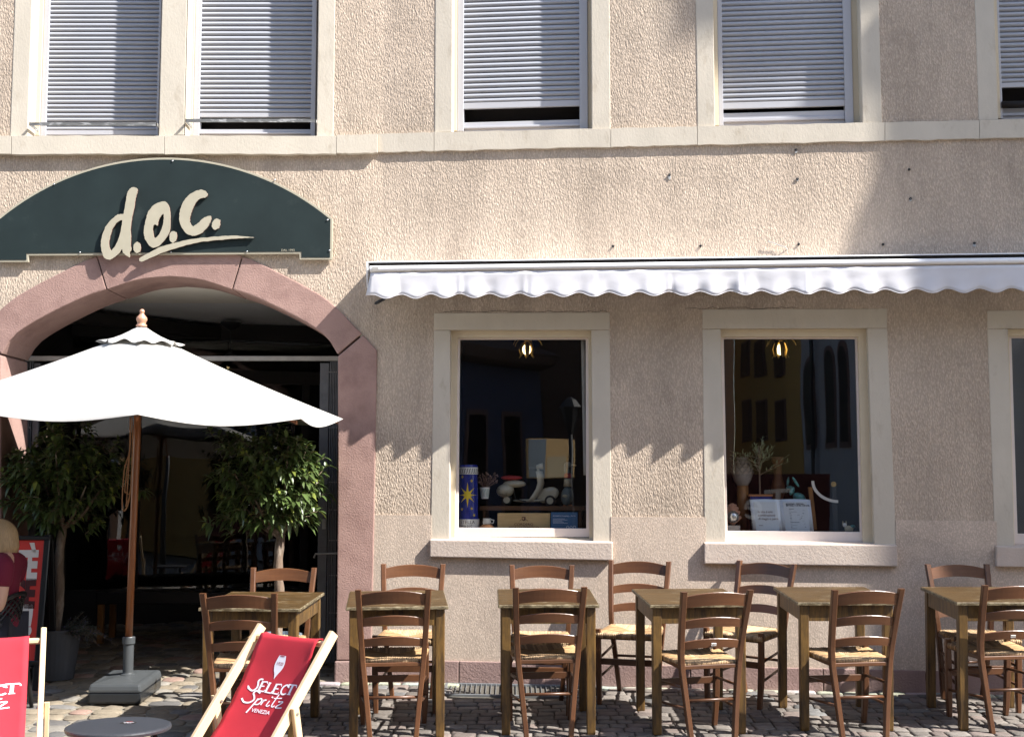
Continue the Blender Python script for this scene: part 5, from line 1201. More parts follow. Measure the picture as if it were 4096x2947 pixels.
for s in (-1, 1):
    m = MB(); m.ball(hd + V((-0.070, s * 0.031, 0.012)), (0.010, 0.013, 0.007), 10); m.build('eye', 'board_white', pe, smooth=True)
    m = MB(); m.ball(hd + V((0.0, s * 0.073, -0.005)), (0.018, 0.008, 0.03), 10); m.build('ear', 'skin', pe, smooth=True)
m = MB()
for k in range(26):
    a = 2 * math.pi * k / 26; m.ball(V((-3.165, YP, 0.985)) + V((0.066 * math.cos(a), 0.075 * math.sin(a), 0.028 * math.cos(a))), (0.007, 0.007, 0.007), 7, rings=5)
m.build('bead_necklace', 'beads', pe, smooth=True)
ac = thing('armchair', 'black lattice-back outdoor armchair holding the seated person', 'armchair', (-3.2, YP, gP))
def arc(x0, z, rx, ry, n=18, a0=-100, a1=100): return [V((x0 + rx * math.cos(math.radians(lerp(a0, a1, k / n))), YP + ry * math.sin(math.radians(lerp(a0, a1, k / n))), z + 0.0)) for k in range(n + 1)]
def back_pt(a, f):                                         # f 0 seat .. 1 top
    z = lerp(0.42, 0.77 - 0.16 * (1 - math.cos(a)), f); return V((-3.25 + (0.16 + 0.05 * f) * math.cos(a), YP + (0.25 + 0.035 * f) * math.sin(a), z))
m = MB(); m.tube([back_pt(math.radians(lerp(-115, 115, k / 30)), 1.0) for k in range(31)], 0.014, 8); m.build('back_rim', 'armchair_black', ac, smooth=True)
m = MB(); m.tube([back_pt(math.radians(lerp(-115, 115, k / 30)), 0.0) for k in range(31)], 0.012, 8); m.build('seat_rim', 'armchair_black', ac, smooth=True)
m = MB()
for k in range(-12, 26):
    for s in (1, -1):
        pts = []
        for i in range(7):
            f = i / 6; a = lerp(-115, 115, (k + s * f * 8 + (0 if s > 0 else 4)) / 18)
            if -115 <= a <= 115: pts.append(back_pt(math.radians(a), f))
        if len(pts) > 1: m.tube(pts, 0.0065, 5)
o = m.build('lattice', 'armchair_black', ac, smooth=True)
m = MB(); m.lathe([(0.001, 0.0), (0.23, 0.0), (0.235, 0.012), (0.22, 0.025), (0.001, 0.02)], V((-3.24, YP, 0.41)), 24); m.build('seat', 'armchair_black', ac)
for sx, sy in ((1, 1), (1, -1), (-1, 1), (-1, -1)):
    MB().tube([V((-3.24 + sx * 0.17, YP + sy * 0.18, 0.42)), V((-3.24 + sx * 0.21, YP + sy * 0.22, gz(YP + sy * 0.22)))], [0.017, 0.013], 8).build('leg', 'armchair_black', ac, smooth=True)
# ================================================================== BENCH AND PENDANT IN THE PASSAGE
bn0 = on_ground(420, 2569); YN = 10.75
bn = thing('bench', 'black upholstered bench on wooden legs before the shop window in the passage', 'bench', (-2.6, YN, gz(YN)))
xa, xb = (405 - CX) * YN / FP, -1.55
m = MB(); m.box(((xa + xb) / 2, YN + 0.18, gz(YN) + 0.37), (xb - xa, 0.40, 0.10)); m.build('seat', 'bench_seat', bn, bevel=0.015)
for x in (xa + 0.035, xb - 0.035):
    for yy in (YN + 0.02, YN + 0.34): MB().rsweep([V((x, yy, gz(yy))), V((x, yy, gz(YN) + 0.325))], 0.05, 0.05, (1, 0, 0), (0, 1, 0)).build('leg', 'bench_wood', bn)
pl_ = CAM + ray(924, 1290) * ((ZC - 0.035 - CAMZ) / ray(924, 1290).z)
pt = thing('pendant_lamp', 'small dark pendant lamp on a chain under the passage ceiling', 'pendant lamp', pl_)
m = MB(); m.lathe([(0.001, 0.0), (0.095, 0.0), (0.09, -0.02), (0.05, -0.05), (0.02, -0.07), (0.001, -0.07)], pl_, 20); m.build('ceiling_rose', 'black_metal', pt, smooth=True)
m = MB(); m.tube([pl_ - V((0, 0, 0.05)), pl_ - V((0, 0, 0.26))], 0.006, 6); m.build('chain', 'black_metal', pt)
m = MB(); m.lathe([(0.012, 0.0), (0.03, -0.02), (0.10, -0.075), (0.105, -0.085), (0.098, -0.082), (0.028, -0.028), (0.012, -0.012)], pl_ - V((0, 0, 0.25)), 20); m.build('lamp_shade', 'black_metal', pt, smooth=True)
m = MB(); m.ball(pl_ - V((0, 0, 0.325)), (0.016, 0.016, 0.02), 10); m.build('bulb', 'bulb_glow', pt, smooth=True)
# ================================================================== WINDOW DISPLAY
def wz(x, y, s=3.24, x0=1750, y0=1750): return x0 + x / s, y0 + y / s
def dp(x, y, off, x0=1750): sx, sy = wz(x, y, x0=x0); return FR.hit(sx, sy, off)
TT, NN, ZZ = FR.t, FR.n, V((0, 0, 1))
def dthing(name, label, cat, x, y, off, x0=1750, group=None): return thing(name, label, cat, dp(x, y, off, x0), group)
def loc(c): return lambda a, b, o: c + TT * a + ZZ * b + NN * o
led1 = FR.uv(1800, 2118, -0.125)[1] + 0.001; led2 = FR.uv(2880, 2131, -0.125)[1] + 0.001
def upt(x, off, x0=1750): sx, sy = wz(x, 1000, x0=x0); return FR.uv(sx, sy, off)[0]
# tall ceramic column
c = fnR(upt(398, -0.24), led1, -0.24); h = dp(400, 352, -0.24).z - led1; R1 = 0.072
vase = thing('ceramic_vase', 'tall blue ceramic vase with yellow stars and STELLA MARIS band', 'vase', c)
def cyl(z0, z1, r0, r1, nm, mt, par, seg=40): m = MB(); m.lathe([(r0 * 0.6, z0), (r0, z0), (r1, z1), (r1 * 0.6, z1)], c, seg); return m.build(nm, mt, par, smooth=False)
bd = MB(); bd.lathe([(0.001, 0.0), (R1 * 1.10, 0.0), (R1 * 1.10, 0.075), (R1 * 1.0, 0.082), (R1 * 0.98, h * 0.5), (R1 * 0.94, h - 0.075), (R1 * 0.97, h - 0.012), (R1 * 0.9, h), (R1 * 0.8, h), (0.001, h - 0.03)], c, 40); vb_ = bd.build('body', 'ceramic_blue', vase, smooth=False)
cyl(0.004, 0.072, R1 * 1.11, R1 * 1.11, 'name_band', 'ceramic_white', vase); cyl(h - 0.068, h - 0.018, R1 * 0.965, R1 * 0.985, 'scroll_band', 'ceramic_white', vase)
def wrap(R_): 
    def f(x, y):
        a = x / R_; return c + (TT * math.sin(a) + NN * math.cos(a)) * R_ + ZZ * y
    return f
fl = Flat(); fl.add(flat_text('STELLA', 0.036, sx=0.95), dx=0.006, dy=0.040); fl.add(flat_text('MARIS', 0.034, sx=0.95), dx=-0.004, dy=0.008); fl.build('band_lettering', 'print_black', wrap(R1 * 1.115), vase)
def star(cx_, cy_, ro, ri, n=8): return [((ro if k % 2 == 0 else ri) * math.sin(math.pi * k / n) + cx_, (ro * (1.25 if k % (n) == 0 else 1) if k % 2 == 0 else ri) * math.cos(math.pi * k / n) + cy_) for k in range(2 * n)]
fl = Flat(); sp8 = star(0.004, h * 0.53, 0.073, 0.023); c8 = (0.004, h * 0.53)
for k in range(16):
    p_, q_ = sp8[k], sp8[(k + 1) % 16]; n_ = 6
    for i in range(n_):
        t0, t1 = i / n_, (i + 1) / n_; fl.add(([(lerp(c8[0], e_[0], t_), lerp(c8[1], e_[1], t_)) for e_, t_ in ((p_, t0), (p_, t1), (q_, t1), (q_, t0))], [(0, 1, 2, 3)]))
for sx_, sy_ in ((-0.035, 0.81), (0.033, 0.75), (-0.038, 0.31), (0.034, 0.32), (0.055, 0.22)): fl.poly(star(sx_, h * sy_, 0.013, 0.004))
fl.build('stars', 'ceramic_yellow', wrap(R1 * 1.012), vase)
fl = Flat()
for k in range(-6, 7): fl.add(ribbon(smk([(k * 0.018 - 0.008, h - 0.060), (k * 0.018, h - 0.055), (k * 0.018 + 0.002, h - 0.035), (k * 0.018 + 0.009, h - 0.028)], 3), 0.0045))
fl.build('scrolls', 'print_black', wrap(R1 * 0.992), vase)
# pot of dried flowers
c = fnR(upt(612, -0.33), dp(612, 790, -0.33).z, -0.33); dpz = c.z
df = thing('dried_flowers', 'dried flowers in a small patterned white pot beside the blue vase', 'flower pot', c)
m = MB(); m.lathe([(0.001, 0), (0.028, 0), (0.038, 0.082), (0.034, 0.082), (0.001, 0.07)], c, 20); p_ = m.build('pot', 'ceramic_white', df, smooth=False)
fl = Flat()
for k in range(-4, 5): fl.add(ribbon(smk([(k * 0.011, 0.01), (k * 0.011 + 0.005, 0.035), (k * 0.011 - 0.003, 0.07)], 3), 0.003))
fl.build('leaf_pattern', 'ceramic_teal', lambda x, y: c + (TT * math.sin(x / 0.034) + NN * math.cos(x / 0.034)) * (0.0295 + y * 0.122) + ZZ * y, p_)
r = random.Random(8); m = MB()
for k in range(60):
    e = c + V((0, 0, 0.08)) + TT * r.uniform(-0.07, 0.09) + NN * r.uniform(-0.06, 0.05) + ZZ * r.uniform(0.03, 0.11); m.tube([c + V((0, 0, 0.07)), e], 0.0012, 3); m.ball(e, (0.006, 0.006, 0.006), 6, rings=4)
m.build('dried_blooms', 'dried', df)
# jug
c = fnR(upt(640, -0.2), led1, -0.2); jg = thing('small_jug', 'small white jug with brown base between vase and wine crate', 'jug', c)
m = MB(); m.lathe([(0.001, 0), (0.055, 0.0), (0.05, 0.02), (0.03, 0.036), (0.001, 0.036)], c, 20); m.build('base', 'terracotta', jg, smooth=True)
m = MB(); m.lathe([(0.026, 0.034), (0.031, 0.05), (0.026, 0.07), (0.030, 0.078), (0.024, 0.078), (0.001, 0.05)], c, 20); m.build('jug_body', 'ceramic_white', jg, smooth=True)
m = MB(); m.tube([c + TT * 0.028 + ZZ * 0.07, c + TT * 0.05 + ZZ * 0.066, c + TT * 0.046 + ZZ * 0.045, c + TT * 0.03 + ZZ * 0.042], 0.0045, 6); m.build('handle', 'ceramic_white', jg, smooth=True)
# wine crate
a = upt(778, -0.2); b = upt(1457, -0.2); hh = dp(1100, 993, -0.2).z - led1; c = fnR((a + b) / 2, led1, -0.2)
wc = thing('wine_crate', 'shallow pale wooden wine crate with printed crest and name', 'crate', c); f = loc(c); W2 = (b - a) / 2
for nm, x0_, x1_, z0_, z1_, o0, o1 in (('front_board', -W2, W2, 0.0, hh, 0.0, -0.009), ('back_board', -W2, W2, 0, hh, -0.16, -0.169), ('end_board', -W2, -W2 + 0.009, 0, hh, -0.0092, -0.1598), ('end_board', W2 - 0.009, W2, 0, hh, -0.0092, -0.1598), ('lid_board', -W2, W2, hh + 0.0005, hh + 0.008, 0.001, -0.169)):
    m = MB(); m.hexa([f(x0_, z0_, o0), f(x1_, z0_, o0), f(x1_, z1_, o0), f(x0_, z1_, o0)], [f(x0_, z0_, o1), f(x1_, z0_, o1), f(x1_, z1_, o1), f(x0_, z1_, o1)]); m.build(nm, 'crate_wood', wc)
fl = Flat(); fl.add(flat_text('CORDERO', 0.026, sx=1.1), dy=hh * 0.26); fl.add(flat_text('MONTEZEMOLO', 0.026, sx=1.1), dy=hh * 0.02 + 0.002)
fl.poly([(-0.013, hh * 0.84), (0.013, hh * 0.84), (0.013, hh * 0.68), (0.0, hh * 0.56), (-0.013, hh * 0.68)], [[(-0.009, hh * 0.79), (-0.009, hh * 0.70), (0.0, hh * 0.63), (0.006, hh * 0.79)]])
for s in (-1, 1): fl.add(ribbon(smk([(s * 0.004, hh * 0.60), (s * 0.018, hh * 0.66), (s * 0.03, hh * 0.56)], 4), 0.003))
fl.build('crate_lettering', 'print_brown', lambda x, y: f(x, y, 0.002), wc)
# blue card
a = upt(1467, -0.17); b = upt(1815, -0.17); hh = dp(1600, 965, -0.17).z - led1; c = fnR((a + b) / 2, led1, -0.17)
bc = thing('opening_hours_card', 'dark blue opening hours card standing at the right of the wine crate', 'card', c); f = loc(c); W2 = (b - a) / 2
m = MB(); m.hexa([f(-W2, 0, 0), f(W2, 0, 0), f(W2, hh, -0.02), f(-W2, hh, -0.02)], [f(-W2, 0, -0.004), f(W2, 0, -0.004), f(W2, hh, -0.024), f(-W2, hh, -0.024)]); m.build('card', 'card_blue', bc)
fl = Flat(); fl.add(flat_text('KÜCHENZEITEN Montag-Freitag, 11.30-14.30', 0.0105, align='LEFT', sx=0.80), dx=-W2 + 0.014, dy=hh * 0.76)
for k in range(5): fl.add(ribbon([(-W2 + 0.014, hh * (0.62 - 0.06 * k)), (-W2 + 0.014 + 0.105 * (0.8 + 0.2 * math.sin(k * 2)), hh * (0.62 - 0.06 * k))], 0.0016))
for k in range(3): fl.add(ribbon([(W2 - 0.07 + 0.024 * k + 0.009 * math.cos(a_), 0.018 + 0.009 * math.sin(a_)) for a_ in [2 * math.pi * q / 14 for q in range(15)]], 0.0022))
fl.build('card_lettering', 'print_white', lambda x, y: f(x, y, 0.002 - 0.02 * y / hh), bc)
# shelf board and stove-like stand that carries the scooter
zsh = dp(1000, 885, -0.42).z
sb_ = thing('display_shelf', 'dark brown raised shelf board carrying the scooter model and duck', 'shelf', fnR(upt(1200, -0.42), zsh, -0.42))
a, b = upt(560, -0.40), upt(1905, -0.40); p8 = lambda z, o: [fnR(a, z, o), fnR(b, z, o), fnR(b, z, o - 0.28), fnR(a, z, o - 0.28)]
m = MB(); m.hexa(p8(zsh, -0.34), p8(zsh - 0.03, -0.34)); m.build('board', 'shelf_wood', sb_)
for u_ in (a + 0.02, b - 0.04):
    m = MB(); m.hexa([fnR(u_, zsh - 0.03, -0.36), fnR(u_ + 0.02, zsh - 0.03, -0.36), fnR(u_ + 0.02, zsh - 0.03, -0.60), fnR(u_, zsh - 0.03, -0.60)], [fnR(u_, led1, -0.36), fnR(u_ + 0.02, led1, -0.36), fnR(u_ + 0.02, led1, -0.60), fnR(u_, led1, -0.60)]); m.build('support', 'shelf_wood', sb_)
# scooter
so_ = fnR(upt(1150, -0.45), zsh, -0.45); sco = thing('toy_scooter', 'cream metal scooter model on the shelf behind the wine crate', 'scooter model', so_)
ks = (upt(1580, -0.45) - upt(750, -0.45)) / 830.0; zc0 = 858
def sp_(x, y, o=0.0): return so_ + TT * ((x - 1150) * ks) + ZZ * ((zc0 - y) * ks) + NN * o
Rm = Matrix((TT, NN, ZZ)).transposed()
def sball(x, y, rx, rz, ry, nm, mt, o=0.0, tilt=0.0): m = MB(); m.ball(sp_(x, y, o), (rx * ks, ry, rz * ks), 18, Rm @ Matrix.Rotation(-tilt, 3, 'Y'), 10); return m.build(nm, mt, sco, smooth=True)
cw = sball(880, 660, 118, 88, 0.055, 'rear_cowl', 'scooter_cream', 0.01, 0.12)
for k in range(5): MB().tube([sp_(800, 640 + k * 22, 0.052), sp_(915, 632 + k * 22, 0.058)], 0.0022, 4).build('louvre', 'black_metal', cw)
sball(1000, 575, 150, 50, 0.045, 'tail_body', 'scooter_cream'); sball(960, 495, 140, 32, 0.04, 'seat', 'duck_red'); sball(1180, 790, 210, 22, 0.05, 'floorboard', 'scooter_cream')
m = MB(); m.sweep([[sp_(x + dx_, y, o) for dx_, o in ((-30, -0.06), (-38, 0.0), (-30, 0.06), (34, 0.05), (52, 0.0), (34, -0.05))] for x, y in ((1205, 800), (1255, 730), (1312, 640), (1335, 560), (1325, 470), (1310, 410))]); m.build('leg_shield', 'scooter_cream', sco, smooth=True)
sball(1430, 715, 150, 95, 0.020, 'front_fender', 'scooter_cream', 0, 0.35)
def wheel(x, y, R_, nm='wheel'):
    m = MB(); m.lathe([(R_ * 0.5, -0.026), (R_ * 0.95, -0.023), (R_, 0.0), (R_ * 0.95, 0.023), (R_ * 0.5, 0.026)], sp_(x, y), 22, Rm @ Matrix.Rotation(math.pi / 2, 3, 'X')); wh_ = m.build(nm, 'rubber', sco, smooth=True)
    m = MB(); m.lathe([(0.001, -0.029), (R_ * 0.6, -0.027), (R_ * 0.6, 0.027), (0.001, 0.029)], sp_(x, y), 18, Rm @ Matrix.Rotation(math.pi / 2, 3, 'X')); m.build('rim', 'scooter_cream', wh_, smooth=False)
wheel(1460, 790, 72 * ks); wheel(900, 780, 72 * ks)
MB().tube([sp_(1310, 420), sp_(1300, 372)], 0.010, 8).build('steering_column', 'scooter_cream', sco)
m = MB(); m.lathe([(0.001, -45 * ks), (22 * ks, -40 * ks), (40 * ks, 20 * ks), (44 * ks, 50 * ks), (0.001, 52 * ks)], sp_(1320, 352), 16, Rm @ Matrix.Rotation(math.pi / 2 - 0.12, 3, 'Y')); m.build('headlight', 'scooter_cream', sco, smooth=True)
m = MB(); m.tube([sp_(1270, 360, 0.02), sp_(1195, 380, 0.08)], 0.0075, 8); m.build('handle_grip', 'rubber', sco)
MB().tube([sp_(1000, 690, 0.04), sp_(1025, 770, 0.055), sp_(1160, 800, 0.055)], 0.004, 6).build('side_stand', 'rubber', sco)
# duck
do_ = fnR(upt(1690, -0.47), zsh, -0.47); dk = thing('wooden_duck', 'carved grey duck with red collar at the right end of the shelf', 'duck figure', do_)
def dq(x, y, o=0.0): return do_ + TT * ((x - 1690) * ks) + ZZ * ((845 - y) * ks) + NN * o
def dball(x, y, rx, rz, ry, nm, mt, tilt=0.0): m = MB(); m.ball(dq(x, y), (rx * ks, ry, rz * ks), 16, Rm @ Matrix.Rotation(-tilt, 3, 'Y'), 10); return m.build(nm, mt, dk, smooth=True)
dball(1680, 720, 80, 125, 0.05, 'body', 'duck_grey', -0.1); dball(1665, 715, 55, 34, 0.056, 'wing', 'duck_cream')
m = MB(); m.tube([dq(1690, 600), dq(1690, 520), dq(1685, 430), dq(1672, 360), dq(1680, 315)], [0.030, 0.024, 0.021, 0.019, 0.021], 12); m.build('neck', 'duck_grey', dk, smooth=True)
m = MB(); m.lathe([(0.026, -0.018), (0.028, 0), (0.024, 0.018)], dq(1692, 455), 16); m.build('collar', 'duck_red', dk, smooth=True)
m = MB(); m.lathe([(0.031, -0.028), (0.027, 0.028)], dq(1690, 545), 16); m.build('breast_band', 'duck_cream', dk, smooth=True)
dball(1695, 312, 52, 36, 0.024, 'head', 'duck_grey'); dball(1765, 320, 42, 13, 0.018, 'beak', 'duck_cream', -0.1)
for s in (-1, 1): m = MB(); m.box(dq(1690 + 30 * s, 838), (0.03, 0.03, 0.014)); m.build('foot', 'terracotta', dk)
# curtain edge in the left window
cu = thing('curtain', 'narrow pale curtain edge inside the right side of the scooter window', 'curtain', FR.hit(2330, 2100, -0.16))
m = MB(); vs = []; fs = []
for k in range(11):
    for i in range(2):
        t = k / 10; x_ = 2322 + (22 if t < 0.5 else lerp(22, 30, (t - .5) * 2)) * i + 10 * t; y_ = lerp(1350, 1900, t); vs.append(FR.hit(x_ + 2, y_, -0.15 - 0.02 * i * math.sin(t * 3)))
m.add(vs, [(2 * k, 2 * k + 1, 2 * k + 3, 2 * k + 2) for k in range(10)]); co = m.build('cloth', 'curtain', cu, smooth=True, fix=False); md = co.modifiers.new('t', 'SOLIDIFY'); md.thickness = 0.004
# ---- right window
def d2(x, y, off): return dp(x, y, off, 2850)
def u2(x, off): return upt(x, off, 2850)
c = fnR(u2(905, -0.2), led2, -0.2); mn = thing('open_menu', 'open spiral-bound menu with two pale printed pages in the right display window', 'menu', c); f = loc(c)
WL = u2(905, -0.2) - u2(520, -0.2); WR = u2(1310, -0.2) - u2(905, -0.2); hh = d2(900, 802, -0.2).z - led2
for s, W_, nm in ((-1, WL, 'page'), (1, WR, 'page')):
    m = MB(); vs = []; fs = []
    for k in range(9):
        t = k / 8
        for z_ in (0, 1): vs.append(f(s * W_ * (t - 0.055 * t * z_ * (1 if s < 0 else -0.3) * 0 ) + (-0.018 if s < 0 else -0.018) * z_, hh * z_ + 0.004 * math.sin(t * math.pi) * z_, -0.03 * z_ + 0.016 * math.sin(t * math.pi * 0.9)))
    fs = [(2 * k, 2 * k + 2, 2 * k + 3, 2 * k + 1) for k in range(8)]
    m.add(vs, fs); pg = m.build(nm, 'paper', mn, smooth=True, fix=False); md = pg.modifiers.new('t', 'SOLIDIFY'); md.thickness = 0.006; md.offset = -1 if s > 0 else 1
    def pf(x, y, s=s, W_=W_): t = abs(x) / W_; return f(x - 0.018 * y / hh, y, -0.03 * y / hh + 0.016 * math.sin(t * math.pi * 0.9) + 0.003)
    fl = Flat()
    for k in range(6):
        xa_, xb_ = lerp(0.10, 0.88, k / 6), lerp(0.10, 0.88, (k + 1) / 6); fl.add(([(s * W_ * xa_, hh * 0.04), (s * W_ * xb_, hh * 0.04), (s * W_ * xb_, hh * 0.93), (s * W_ * xa_, hh * 0.93)], [(0, 1, 2, 3)]))
    fl.build('page_panel', 'paper_page', lambda x, y: pf(x, y) + NN * 0.0006, pg)
    fl = Flat()
    if s < 0:
        for k, tx in enumerate(('la vita è una', 'combinazione', 'di magia e pasta.')): fl.add(flat_text(tx, 0.0235, shear=0.25, align='LEFT', sx=0.92), dx=-W_ * 0.78, dy=hh * (0.60 - 0.105 * k))
        fl.add(ribbon([(-W_ * 0.78, hh * 0.22), (-W_ * 0.64, hh * 0.22)], 0.003)); fl.build('page_lettering', 'print_brown', lambda x, y: pf(x, y) + NN * 0.0016, pg)
    else:
        fl.add(flat_text('MONTAG - FREITAG', 0.0145, align='LEFT', sx=0.92, bold=0.0003), dx=W_ * 0.20, dy=hh * 0.85); fl.add(flat_text('MITTAGS, 11.30 BIS 14.30 UHR', 0.0145, align='LEFT', sx=0.84, bold=0.0003), dx=W_ * 0.20, dy=hh * 0.80)
        for k in range(14): fl.add(ribbon([(W_ * 0.28, hh * (0.72 - 0.045 * k)), (W_ * (0.28 + 0.34 * abs(math.sin(k * 1.7)) + 0.15), hh * (0.72 - 0.045 * k))], 0.0026 if k % 3 == 0 else 0.0012))
        fl.build('page_lettering', 'print_black', lambda x, y: pf(x, y) + NN * 0.0016, pg)
m = MB()
for k in range(22): z_ = (k + 0.5) / 22; m.tube([f(-WL - 0.018 * z_ - 0.004, hh * z_, -0.03 * z_ - 0.004), f(-WL - 0.018 * z_ - 0.010, hh * z_, -0.03 * z_ + 0.004), f(-WL - 0.018 * z_ + 0.004, hh * z_, -0.03 * z_ + 0.006)], 0.0018, 4)
m.build('spiral_binding', 'print_black', mn)
# olive tree
c = fnR(u2(620, -0.34), led2, -0.34); ol = thing('olive_tree', 'small olive tree in a blue square pot behind the open menu', 'plant', c); zr = d2(620, 735, -0.34).z
m = MB(); m.hexa([c + TT * x + NN * y for x, y in ((-.055, .055), (.055, .055), (.055, -.055), (-.055, -.055))], [c + TT * x + NN * y + ZZ * (zr - c.z - 0.012) for x, y in ((-.075, .075), (.075, .075), (.075, -.075), (-.075, -.075))]); m.build('pot', 'ceramic_blue', ol)
m = MB(); m.box(V((c.x, c.y, zr - 0.006)), (0.165, 0.165, 0.013), Matrix.Rotation(-0.096, 3, 'Z')); m.build('pot_rim', 'terracotta', ol, bevel=0.002)
tp = V((d2(610, 470, -0.34).x, c.y, d2(610, 470, -0.34).z)); top_ = d2(600, 100, -0.34)
m = MB(); m.tube([V((c.x, c.y, zr)), tp, lerp(tp, top_, .6), top_], [0.007, 0.006, 0.005, 0.002], 6)
r = random.Random(12); lv = MB(); tint = []
for k in range(20):
    s0 = lerp(tp, top_, r.uniform(-0.1, 0.8)); e = s0 + TT * r.uniform(-0.19, 0.2) + NN * r.uniform(-0.12, 0.1) + ZZ * r.uniform(0.03, 0.14); m.tube([s0, e], [0.003, 0.001], 4)
    for i in range(11):
        q = lerp(s0, e, 0.25 + 0.75 * i / 10); d = (e - s0).normalized() + TT * r.uniform(-1, 1) + NN * r.uniform(-1, 1) + ZZ * r.uniform(-.3, .8); kk = r.uniform(0.7, 1.4)
        leaf(lv, tint, q, d, ZZ, r.uniform(0.03, 0.048), 0.011, (0.20 * kk, 0.24 * kk, 0.14 * kk), 0.15)
m.build('trunk', 'bark', ol); lv.build('crown', 'olive_leaf', ol, fix=False, attr=tint)
# artichoke lamp-like sculpture
c = fnR(u2(395, -0.42), led2, -0.42); sv = thing('artichoke_sculpture', 'grey scaled artichoke sculpture on a wooden stem at the left of the menu window', 'sculpture', c); z0 = d2(395, 640, -0.42).z; z1_ = d2(395, 262, -0.42).z
m = MB(); m.tube([c, V((c.x, c.y, z0 + 0.03))], [0.045, 0.04], 14); m.build('stem', 'bench_wood', sv, smooth=True)
hh = z1_ - z0; m = MB()
def rad_(t): return 0.072 * math.sin(math.pi * (0.12 + 0.86 * t)) ** 0.8
m.lathe([(max(rad_(k / 12), 0.002), hh * k / 12) for k in range(13)], V((c.x, c.y, z0)), 20); m.build('core', 'glass_cone', sv, smooth=True)
m = MB()
for row in range(8):
    t = row / 8
    for k in range(11):
        a = 2 * math.pi * (k + 0.5 * (row % 2)) / 11; rr_ = rad_(t) + 0.004; q = V((c.x + rr_ * math.cos(a), c.y + rr_ * math.sin(a), z0 + hh * t)); o_ = V((math.cos(a), math.sin(a), 0)); s_ = V((-math.sin(a), math.cos(a), 0))
        m.add([q - o_ * 0.004, q + s_ * 0.018 + ZZ * 0.02, q + o_ * 0.010 + ZZ * 0.045 * (1 - 0.3 * t), q - s_ * 0.018 + ZZ * 0.02], [(0, 1, 2, 3)])
m.build('scales', 'glass_cone', sv, fix=False)
# turquoise hare
c = fnR(u2(1110, -0.36), led2, -0.36); zb_ = d2(1110, 845, -0.36).z; hr = thing('turquoise_hare', 'turquoise hare figure with tall ears looking over the open menu', 'hare figure', V((c.x, c.y, led2)))
kh = (u2(1200, -0.36) - u2(1000, -0.36)) / 200
def hq(x, y, o=0.0): return V((c.x, c.y, zb_)) + TT * ((x - 1110) * kh) + ZZ * ((845 - y) * kh) + NN * o
m = MB(); m.box(V((c.x, c.y, (led2 + zb_) / 2)), (0.1, 0.08, zb_ - led2)); m.build('block', 'shelf_wood', hr)
def hb_(x, y, rx, rz, ry, nm, tilt=0.0, o=0.0): m = MB(); m.ball(hq(x, y, o), (rx * kh, ry, rz * kh), 14, Rm @ Matrix.Rotation(-tilt, 3, 'Y'), 8); m.build(nm, 'ceramic_teal', hr, smooth=True)
hb_(1130, 775, 90, 62, 0.035, 'body', -0.45); hb_(1035, 690, 32, 62, 0.022, 'neck', -0.4); hb_(1005, 645, 46, 26, 0.02, 'head', 0.1); hb_(990, 565, 17, 62, 0.007, 'ear', -0.15, -0.02); hb_(1082, 570, 18, 78, 0.007, 'ear', 0.55, 0.02)
# balance scale dial
c = fnR(u2(1480, -0.30), led2, -0.30); bs = thing('letter_scale', 'old weighing scale with white curved dial and brass knob', 'scale', c)
cc_ = (1640, 560); m = MB(); vs = []
for k in range(17):
    a = math.radians(180 + 88 * k / 16)
    for rr_ in (360, 323): vs.append(d2(cc_[0] + rr_ * math.cos(a), cc_[1] - (rr_ - 75) * math.sin(a), -0.25))
m.add(vs, [(2 * k, 2 * k + 1, 2 * k + 3, 2 * k + 2) for k in range(16)]); q = m.build('dial', 'ceramic_white', bs, fix=False); md = q.modifiers.new('t', 'SOLIDIFY'); md.thickness = 0.004
m = MB()
for k in range(33):
    a = math.radians(181 + 86 * k / 32); r0_, r1_ = 328, 340 if k % 4 else 350; m.tube([d2(cc_[0] + rr_ * math.cos(a), cc_[1] - (rr_ - 75) * math.sin(a), -0.247) for rr_ in (r0_, r1_)], 0.0008, 3)
m.build('dial_marks', 'print_black', bs)
m = MB(); m.lathe([(0.001, -0.004), (34 * kh, -0.004), (34 * kh, 0.004), (8 * kh, 0.006), (0.001, 0.006)], d2(1570, 602, -0.27), 24, Matrix((TT, ZZ, NN)).transposed()); m.build('brass_knob', 'brass', bs)
MB().rsweep([d2(1325, 1190, -0.30), d2(1265, 640, -0.30)], 0.03, 0.02, TT, NN).build('arm', 'bench_wood', bs)
MB().rsweep([d2(1600, 1200, -0.34), d2(1575, 605, -0.34)], 0.03, 0.02, TT, NN).build('column', 'black_metal', bs)
# little figure, shell, glass block, turned post
c = fnR(u2(1745, -0.18), led2, -0.18); lf = thing('tiny_figurine', 'tiny cream and green animal figurine at the right end of the menu window', 'figurine', c)
m = MB(); m.ball(c + ZZ * 0.03 + TT * 0.01, (0.032, 0.015, 0.022), 12); m.build('body', 'duck_cream', lf, smooth=True); m = MB(); m.ball(c + ZZ * 0.055 - TT * 0.018, (0.015, 0.013, 0.015), 10); m.build('head', 'ceramic_white', lf, smooth=True)
for x in (-0.012, 0.03): m = MB(); m.tube([c + TT * x, c + TT * x + ZZ * 0.03], 0.006, 6); m.build('leg', 'duck_cream', lf)
for x in (-0.03, -0.008): m = MB(); m.tube([c + TT * x + ZZ * 0.06, c + TT * x + ZZ * 0.085], [0.005, 0.001], 6); m.build('ear', 'duck_cream', lf)
m = MB(); m.ball(c + ZZ * 0.045 + TT * 0.035, (0.02, 0.012, 0.012), 8); m.build('wing', 'ceramic_teal', lf, smooth=True)
